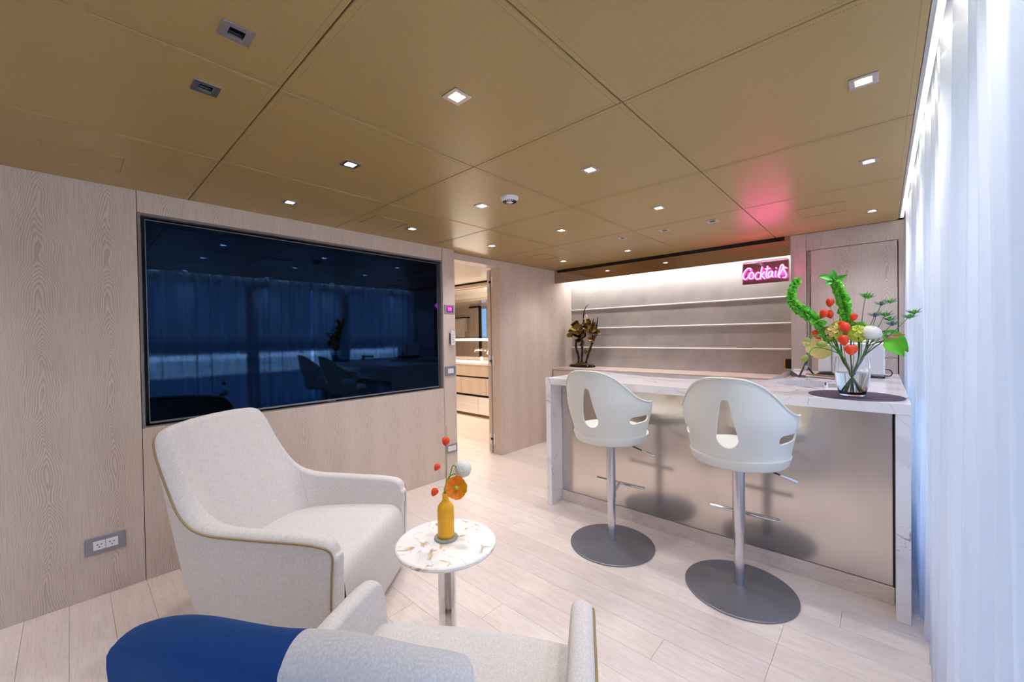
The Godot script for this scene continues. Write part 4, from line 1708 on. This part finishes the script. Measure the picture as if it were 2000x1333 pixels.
func outlet(called: String, label: String, at: Vector3, w: float, h: float, kind: int) -> void:
	# fittings on the television wall: x out of the wall, z along it
	var o := thing(called, label, "outlet" if kind == 0 else "switch", at)
	part(boxes([[0.0, -h / 2, -w / 2, 0.008, h / 2, w / 2]], 0.002), "plate", M.plate_grey, o)
	if kind == 0:
		for s in [-1.0, 1.0]:
			var c: float = s * 0.0235
			var so := part(boxes([[0.0075, -0.023, c - 0.0225, 0.0095, 0.023, c + 0.0225]], 0.001), "socket", M.plastic_white, o)
			part(boxes([[0.0094, 0.002, c - 0.011, 0.0098, 0.006, c - 0.004], [0.0094, 0.002, c + 0.004, 0.0098, 0.006, c + 0.011], [0.0094, -0.012, c - 0.0025, 0.0098, -0.007, c + 0.0025]]), "slot", M.black_plastic, so)
	elif kind == 1:
		part(boxes([[0.0075, -0.022, -0.033, 0.0105, 0.022, 0.033]], 0.0015), "rocker", M.plastic_white, o)
	else:
		part(boxes([[0.0075, -0.028, -0.036, 0.0088, 0.028, 0.036]]), "screen_frame", M.black_gloss, o)
		part(boxes([[0.0088, -0.019, -0.025, 0.0092, 0.019, 0.025]]), "screen_display", M.display_glow, o)
		part(boxes([[0.0092, 0.0, -0.018, 0.0095, 0.014, 0.006]]), "screen_symbol", M.display_glow2, o)


func build_wall_fittings() -> void:
	outlet("wall_outlet", "grey double power outlet low on the oak wall at the left", V(WALL_X, 0.268, -0.107), 0.152, 0.088, 0)
	outlet("wall_outlet", "grey double power outlet low on the wall by the doorway", V(WALL_X, 0.268, -2.418), 0.135, 0.084, 0)
	outlet("light_switch", "grey rocker light switch beside the doorway", V(WALL_X, 1.001, -2.418), 0.13, 0.09, 1)
	outlet("touch_panel", "small wall panel with glowing purple display beside the television", V(WALL_X, 1.582, -2.418), 0.12, 0.082, 2)
	var rm := thing("remote_control", "slim white remote in its holder beside the doorway", "remote", V(WALL_X, 1.312, -2.437))
	part(boxes([[0.0, -0.06, -0.024, 0.014, 0.045, 0.024]], 0.003), "holder", M.black_plastic, rm)
	part(boxes([[0.0145, -0.07, -0.023, 0.028, 0.07, 0.023]], 0.004), "handset", M.plastic_white, rm)
	for k in 4:
		part(boxes([[0.028, -0.045 + 0.022 * k, -0.006, 0.0292, -0.033 + 0.022 * k, 0.006]], 0.0005), "key", M.plate_grey, rm)


# ---------------------------------------------------------------- flowers

func lantern(mb: MB, at: Vector3, r: float, dir: Vector3) -> void:
	# papery five-ribbed lantern that narrows to a point
	var bz := basis_to(dir)
	var prof := [[0.0, 1.0], [0.4, 0.97], [0.75, 0.72], [0.9, 0.3], [0.88, -0.15], [0.7, -0.65], [0.42, -1.05], [0.14, -1.3], [0.0, -1.4]]
	var rows := []
	for k in range(prof.size() - 1, -1, -1):
		var row := PackedVector3Array()
		for s in 20:
			var a := TAU * s / 20
			var q: float = prof[k][0] * r * (1.0 + 0.09 * cos(5.0 * a))
			row.append(at + bz * V(q * sin(a), prof[k][1] * r, q * cos(a)))
		rows.append(row)
	mb.grid(rows, true)


func stem(parent: Node3D, keys: Array, r0: float, r1: float, mat: Material, called := "stem") -> MeshInstance3D:
	var pts := smooth(keys, 5)
	var rr := []
	for k in pts.size():
		rr.append(lerpf(r0, r1, float(k) / (pts.size() - 1)))
	var mb := MB.new()
	mb.tube(pts, rr, 7)
	return part(mb, called, mat, parent)


func bowl_petal(mb: MB, at: Vector3, bz: Basis, r: float, a0: float, wide: float, rise: float, curl: float, ruffle := 0.0) -> void:
	# one petal of an open bloom: bz.y is the axis
	var rows := []
	for j in 6:
		var t := j / 5.0
		var row := PackedVector3Array()
		for k in 8:
			var u := k / 7.0 * 2.0 - 1.0
			var a := a0 + wide * u * (0.35 + 0.65 * sin(PI * minf(t * 0.62 + 0.12, 0.5)))
			var rad := r * t * (1.0 - 0.12 * u * u * t)
			row.append(at + bz * V(rad * sin(a), rise * r * pow(t, curl) + ruffle * r * sin(u * 9.0 + a0 * 3.0) * t * t, rad * cos(a)))
		rows.append(row)
	mb.sheet(rows, 0.0008)


func ranunculus(parent: Node3D, at: Vector3, dir: Vector3, r: float) -> void:
	# a tight round head: petal edges wind round it in a spiral, a few outer petals stand off
	var bz := basis_to(dir)
	var mb := MB.new()
	var rows := []
	for j in 29:
		var t := -PI / 2 + PI * j / 28.0
		var row := PackedVector3Array()
		for k in 40:
			var a := TAU * k / 40
			var saw := fposmod(j / 28.0 * 9.0 + 2.0 * k / 40.0 + 0.25 * sin(3.0 * a), 1.0)
			var q := r * (0.95 + 0.05 * saw) * (1.0 if j > 1 and j < 27 else 0.93)
			row.append(at + bz * V(q * cos(t) * sin(a), q * 0.78 * sin(t), q * cos(t) * cos(a)))
		rows.append(row)
	mb.grid(rows, true)
	part(mb, "bloom", M.white_petal, parent)
	for k in 6:
		var pm := MB.new()
		bowl_petal(pm, at - bz.y * r * 0.74, bz, r * 1.12, TAU * k / 6, 0.8, 0.62, 2.2, 0.02)
		part(pm, "outer_petal", M.white_petal, parent)


func build_bouquet() -> void:
	var P := V(-0.108, 0.993, -2.66)
	var vs := thing("glass_vase", "clear glass vase with water and flower stems on the bar", "vase", P)
	var o := MB.new()
	var outer := [[0.0, 0.0], [0.046, 0.0], [0.05, 0.004], [0.058, 0.03], [0.068, 0.08], [0.0715, 0.12], [0.070, 0.16], [0.0655, 0.198]]
	var inner := [[0.0635, 0.198], [0.068, 0.16], [0.0695, 0.12], [0.066, 0.08], [0.056, 0.03], [0.048, 0.014], [0.0, 0.012]]
	var prof := []
	for p in outer + inner:
		prof.append(Vector2(p[0], p[1]))
	o.lathe(prof, 48, Transform3D.IDENTITY, 1.2)
	part(o, "glass", M.vase_glass, vs)
	var wt := MB.new()
	wt.lathe([Vector2(0, 0.0135), Vector2(0.047, 0.0155), Vector2(0.0548, 0.031), Vector2(0.0648, 0.08), Vector2(0.0684, 0.117), Vector2(0, 0.117)], 48, Transform3D.IDENTITY, 1.2)
	part(wt, "water", M.water, vs)
	var r := RandomNumberGenerator.new()
	r.seed = 6
	var foot := func(x: float, z: float) -> Array:
		# from the floor of the vase up through its mouth towards a head on the side x, z
		var l := Vector2(x, z)
		var q := l.normalized() * minf(l.length(), 0.042)
		return [V(-q.x * 0.8, 0.022, -q.y * 0.8), V(q.x * 0.35, 0.13, q.y * 0.35), V(q.x * 1.1, 0.2, q.y * 1.1)]
	# bells of Ireland
	var bells := [["green bell-flower stem curling up at the left of the bouquet", [V(-.077, .29, .03), V(-.132, .374, .04), V(-.186, .429, .045), V(-.231, .467, .035), V(-.250, .515, .02), V(-.244, .566, 0), V(-.228, .604, -.02)]],
		["tall green bell-flower stem with leaves at its tip, rising mid bouquet", [V(-.006, .319, -.03), V(-.026, .411, -.05), V(-.034, .477, -.05), V(-.049, .530, -.04), V(-.064, .577, -.02), V(-.073, .594, 0)]]]
	for b in bells:
		var t := thing("bells_of_ireland", b[0], "flower", P, 0.0, "flowers in the glass vase")
		var keys: Array = foot.call(b[1][0].x, b[1][0].z) + b[1]
		stem(t, keys, 0.0035, 0.002, M.stem_green)
		var path := smooth(b[1], 5)
		var cnt := 0
		for k in range(0, path.size(), 2):
			var p: Vector3 = path[k]
			var d: Vector3 = (path[mini(k + 1, path.size() - 1)] - path[maxi(k - 1, 0)]).normalized()
			var fade := 1.0 - 0.45 * float(k) / path.size()
			var bz := basis_to(d)
			for s in 5:
				var a: float = TAU * s / 5 + k * 0.63 + r.randf_range(-0.3, 0.3)
				var out: Vector3 = bz * V(sin(a), 0.45, cos(a))
				var bb := basis_to(out)
				var rr := r.randf_range(0.019, 0.026) * fade
				var rows := []
				for j in 5:
					var row := PackedVector3Array()
					for i in 9:
						var a2 := TAU * i / 8
						var rad: float = rr * [0.1, 0.55, 0.82, 0.95, 1.12][j] * (1.0 + 0.1 * sin(5.0 * a2 + k))
						row.append(p + out.normalized() * (0.004 + rr * [0.0, 0.12, 0.4, 0.75, 0.95][j]) + bb * V(rad * sin(a2), 0, rad * cos(a2)))
					rows.append(row)
				var mb := MB.new()
				mb.grid(rows)
				part(mb, "bell", M.bell_green if (s + k) % 3 else M.leaf_green, t)
				cnt += 1
		if b[0].begins_with("tall"):
			for q in [[V(-.073, .594, 0), V(-.06, .02, .02), .04], [V(-.073, .594, 0), V(.0, .05, .0), .035], [V(-.066, .58, 0), V(.05, .03, .01), .036], [V(-.07, .585, 0), V(.04, -.005, .03), .03], [V(-.073, .59, 0), V(-.03, -.03, .03), .03]]:
				leaf(t, q[0], q[1], q[2] * 0.45, M.leaf_green)
	# Chinese lanterns
	var groups := [["orange lantern stem at the upper left of the bouquet, three lanterns", [[V(-.084, .477, .02), 0.0193], [V(-.107, .420, .05), 0.0193], [V(-.088, .417, .01), 0.0193]], V(-.094, .515, .02)],
		["single orange lantern stem in the middle of the bouquet", [[V(.007, .398, -.02), 0.0170]], V(.005, .445, -.02)],
		["orange lantern stem low at the left behind the buds", [[V(-.145, .319, .03), 0.0158], [V(-.135, .284, .02), 0.0140]], V(-.15, .36, .03)],
		["orange lantern stem with five lanterns at the bouquet's front", [[V(-.037, .363, .05), 0.0152], [V(-.022, .347, .08), 0.0228], [V(-.027, .285, .1), 0.0228], [V(-.004, .236, .1), 0.0216], [V(.010, .240, .07), 0.0175]], V(-.04, .40, .06)]]
	for g in groups:
		var t := thing("lantern_stem", g[0], "flower", P, 0.0, "flowers in the glass vase")
		var tip: Vector3 = g[2]
		var keys: Array = foot.call(tip.x, tip.z)
		keys.append(keys[-1].lerp(tip, 0.5) + V(0, 0.02, 0))
		keys.append(tip)
		stem(t, keys, 0.0028, 0.0012, M.straw)
		for q in g[1]:
			var mb := MB.new()
			lantern(mb, q[0], q[1], V(r.randf_range(-0.3, 0.3), 1.0, r.randf_range(-0.3, 0.3)))
			part(mb, "lantern", M.lantern, t)
	# hydrangea heads
	for g in [["cream and lime hydrangea head left of the bouquet's centre", V(-.072, .318, .035), .04, M.cream_petal], ["lime green hydrangea head beside the white ranunculus", V(.024, .314, .03), .042, M.hydrangea], ["lime green hydrangea head at the back of the bouquet", V(-.05, .342, -.03), .04, M.hydrangea], ["small dark green leafy head behind the lime hydrangea", V(.03, .338, -.045), .035, M.leaf_green]]:
		var t := thing("hydrangea", g[0], "flower", P, 0.0, "flowers in the glass vase")
		var c: Vector3 = g[1]
		stem(t, (foot.call(c.x, c.z) as Array) + [c], 0.004, 0.003, M.stem_green)
		var n := 34
		for k in n:
			var y := 1.0 - 2.0 * (k + 0.5) / n
			var a := k * 2.399963
			var d := V(sqrt(1.0 - y * y) * cos(a), y, sqrt(1.0 - y * y) * sin(a))
			var bz := basis_to(d)
			var mb := MB.new()
			for p in 4:
				bowl_petal(mb, c + d * g[2] * 0.82, bz, 0.0135, TAU * p / 4 + k, 0.7, 0.35, 1.6, 0.06)
			part(mb, "floret", g[3] if k % 4 else M.hydrangea, t)
	# ranunculus
	for g in [["large white ranunculus at the right of the bouquet", V(.074, .318, .04), V(0.25, 0.8, 0.5), .04], ["white ranunculus half hidden by the anthurium", V(.138, .300, -.03), V(0.5, 0.7, 0.2), .03]]:
		var t := thing("ranunculus", g[0], "flower", P, 0.0, "flowers in the glass vase")
		stem(t, (foot.call(g[1].x, g[1].z) as Array) + [g[1] - (g[2] as Vector3).normalized() * g[3] * 0.4], 0.0032, 0.0028, M.stem_green)
		ranunculus(t, g[1], g[2], g[3])
	# pale poppy hanging at the left, and buds
	var pp := thing("yellow_poppy", "pale yellow poppy facing left, low in the bouquet", "flower", P, 0.0, "flowers in the glass vase")
	stem(pp, (foot.call(-.1, .03) as Array) + [V(-.085, .262, .03), V(-.118, .258, .03)], 0.0028, 0.0022, M.stem_green)
	var pb := MB.new()
	for k in 5:
		bowl_petal(pb, V(-.122, .252, .03), basis_to(V(-0.35, -0.45, 0.8)), 0.062, TAU * k / 5, 0.85, 0.5, 1.5, 0.05)
	part(pb, "petals", M.pale_yellow, pp)
	for g in [["opening poppy bud with pale band, highest at the left", V(-.176, .275, .08), [V(-.085, .264, .05), V(-.114, .306, .07), V(-.155, .303, .08), V(-.172, .29, .08)], V(-.2, -1, .1), .018, true], ["closed striped poppy bud beside the pale band bud", V(-.115, .262, .09), [V(-.05, .24, .06), V(-.085, .258, .08)], V(-1, .15, .1), .018, false], ["drooping green poppy bud hanging lowest at the left", V(-.183, .188, .1), [V(-.09, .235, .08), V(-.144, .244, .09), V(-.163, .219, .1), V(-.168, .2, .1)], V(-.5, -.8, .1), .0175, false]]:
		var t := thing("poppy_bud", g[0], "flower bud", P, 0.0, "flowers in the glass vase")
		stem(t, (foot.call(-.06, .05) as Array) + (g[2] as Array), 0.003, 0.0024, M.leaf_green)
		var mb := MB.new()
		mb.ball(g[1], V(g[4] * 0.85, g[4] * 1.25, g[4] * 0.85), 14, 8, basis_to(g[3]))
		part(mb, "bud", M.bud_green, t)
		if g[5]:
			var bd := MB.new()
			bd.ball((g[1] as Vector3) + (g[3] as Vector3).normalized() * 0.009, V(g[4] * 0.92, g[4] * 0.9, g[4] * 0.92), 14, 8, basis_to(g[3]))
			part(bd, "opening_petals", M.cream_petal, t)
	# anthuriums
	for g in [["green anthurium with long spathe at the far right of the bouquet", V(.118, .325, -.01), V(.2, .222, -.02), V(.119, .3, .0), V(.192, .306, .02), .036], ["green anthurium hanging low at the right of the bouquet", V(.12, .278, .05), V(.185, .205, .06), V(.13, .287, .045), V(.17, .292, .06), .033]]:
		var t := thing("anthurium", g[0], "flower", P, 0.0, "flowers in the glass vase")
		stem(t, (foot.call(g[1].x, g[1].z) as Array) + [V(.06, .25, g[1].z * 0.5), g[1]], 0.003, 0.0028, M.stem_green)
		leaf(t, g[1], (g[2] as Vector3) - (g[1] as Vector3), g[5], M.anthurium_green, "spathe")
		stem(t, [g[3], ((g[3] as Vector3) + (g[4] as Vector3)) * 0.5 + V(0, .003, 0), g[4]], 0.0046, 0.003, M.spadix, "spadix")
	# sea holly
	for g in [["sea holly sprig standing highest at the right, green heads", V(.053, .509, -.05), [V(.053, .509, -.05), V(.062, .498, -.045)], false], ["sea holly sprig with blue head, second highest at the right", V(.111, .459, 0), [V(.111, .459, 0), V(.142, .468, -.02)], true], ["sea holly sprig with blue head above the white ranunculus", V(.087, .404, .02), [V(.087, .404, .02)], true], ["sea holly sprig with green heads right of the middle", V(.125, .405, 0), [V(.125, .405, 0), V(.140, .383, -.03)], false], ["sea holly sprig with blue head near the anthurium", V(.148, .360, .03), [V(.148, .360, .03)], true], ["sea holly sprig reaching farthest right over the curtain", V(.206, .391, .02), [V(.206, .391, .02), V(.222, .411, .02)], false]]:
		var t := thing("sea_holly", g[0], "flower", P, 0.0, "flowers in the glass vase")
		var h: Vector3 = g[1]
		stem(t, (foot.call(h.x, h.z) as Array) + [V(h.x * 0.72, 0.2 + (h.y - 0.2) * 0.6, h.z * 0.7), h], 0.0024, 0.0015, M.thistle_green)
		for c in g[2]:
			var head := MB.new()
			head.ball(c, V(0.009, 0.012, 0.009), 10, 7)
			part(head, "cone", M.thistle_blue if g[3] and c == h else M.anthurium_green, t)
			var sp := MB.new()
			for k in 13:
				var a := k * 2.4
				var d := V(cos(a), 0.25 + 0.5 * (k % 3) / 2.0, sin(a)).normalized()
				var q: Vector3 = c - V(0, 0.007, 0)
				sp.tube([q, q + d * 0.016, q + d * 0.034 + V(0, 0.004, 0)], [0.0011, 0.0019, 0.0003], 4, false)
			part(sp, "bracts", M.thistle_green, t)


func leaf(parent: Node3D, at: Vector3, along: Vector3, half: float, mat: Material, called := "leaf") -> void:
	var side := along.cross(V(0.2, 0.5, 1.0)).normalized()
	var up := side.cross(along).normalized()
	var rows := []
	for j in 9:
		var t := j / 8.0
		var w := half * pow(sin(PI * pow(t, 0.7)), 0.8)
		var row := PackedVector3Array()
		for k in 7:
			var u := k / 3.0 - 1.0
			row.append(at + along * t + side * w * u + up * (0.25 * half * u * u + 0.35 * half * sin(PI * t)))
		rows.append(row)
	var mb := MB.new()
	mb.sheet(rows, 0.0009)
	part(mb, called, mat, parent)


func build_table_flowers() -> void:
	var B := V(-1.312, 0.5, -1.02)
	var cs := MB.new()
	cs.lathe([Vector2(0, 0), Vector2(0.046, 0), Vector2(0.048, 0.002), Vector2(0.048, 0.006), Vector2(0.046, 0.008), Vector2(0, 0.008)], 40)
	solo(cs, "coaster", M.coaster, "round grey coaster under the yellow bottle vase", "coaster", B)
	var Q := B + V(0, 0.008, 0)
	var bt := MB.new()
	bt.lathe([Vector2(0, 0), Vector2(0.029, 0), Vector2(0.0325, 0.004), Vector2(0.0335, 0.012), Vector2(0.0335, 0.112), Vector2(0.0318, 0.124), Vector2(0.026, 0.134), Vector2(0.0185, 0.141), Vector2(0.0138, 0.148), Vector2(0.0125, 0.155), Vector2(0.0125, 0.174), Vector2(0.0135, 0.176), Vector2(0.0135, 0.178), Vector2(0.0105, 0.178), Vector2(0.0105, 0.15), Vector2(0.0, 0.148)], 40)
	solo(bt, "bottle_vase", M.mustard, "mustard yellow bottle vase on the marble side table", "vase", Q)
	var t := thing("lantern_stem", "orange lantern stem standing in the yellow bottle vase", "flower", Q, 0.0, "flowers in the yellow bottle vase")
	stem(t, [V(0, .152, 0), V(.004, .2, 0), V(.012, .30, 0), V(.013, .38, 0), V(.014, .455, 0)], 0.0022, 0.001, M.bud_green)
	for l in [[V(.013, .392, .004), .0165], [V(-.012, .288, .03), .0135], [V(-.032, .182, .03), .0155]]:
		var mb := MB.new()
		lantern(mb, l[0], l[1], V(0.1, 1, 0.1) if l[1] > 0.016 else V(0.5, 0.8, -0.2))
		part(mb, "lantern", M.lantern, t)
	stem(t, [V(.012, .3, 0), V(.0, .306, .015), V(-.010, .298, .028)], 0.0008, 0.0007, M.straw, "stalk")
	stem(t, [V(.003, .18, 0), V(-.004, .205, .014), V(-.022, .195, .026)], 0.0008, 0.0007, M.straw, "stalk")
	var w := thing("ranunculus", "white ranunculus turned away in the yellow bottle vase", "flower", Q, 0.0, "flowers in the yellow bottle vase")
	stem(w, [V(.003, .152, .002), V(.008, .19, .003), V(.038, .255, .006), V(.062, .30, .012), V(.072, .306, .008), V(.068, .285, -.01)], 0.0026, 0.0022, M.leaf_green)
	ranunculus(w, V(.084, .288, -.024), V(-0.6, -0.25, -0.75), .031)
	var p := thing("poppy", "orange poppy with yellow heart in the yellow bottle vase", "flower", Q, 0.0, "flowers in the yellow bottle vase")
	stem(p, [V(-.003, .152, .002), V(.004, .19, .008), V(.032, .245, .012), V(.07, .272, .006), V(.092, .25, .004)], 0.0024, 0.002, M.leaf_green)
	var face := V(0.5, 0.25, 0.8)
	var c := V(.100, .230, .02)
	for k in 5:
		var mb := MB.new()
		bowl_petal(mb, c, basis_to(face), 0.045, TAU * k / 5 + 0.3, 0.85, 0.3, 1.7, 0.14)
		part(mb, "petal", M.poppy_orange if k != 2 else M.poppy_yellow, p)
	var ht := MB.new()
	ht.ball(c + face.normalized() * 0.008, V(0.0085, 0.007, 0.0085), 12, 7, basis_to(face))
	part(ht, "seed_head", M.hydrangea, p)
	var sm := MB.new()
	for k in 22:
		var a := k * 2.4
		var bz := basis_to(face)
		var q := c + bz * V(0.012 * cos(a), 0.012, 0.012 * sin(a))
		sm.tube([c + bz * V(0.006 * cos(a), 0.004, 0.006 * sin(a)), q], 0.0007, 4, false)
		sm.ball(q, V(0.0014, 0.0014, 0.0014), 6, 4)
	part(sm, "stamens", M.poppy_yellow, p)
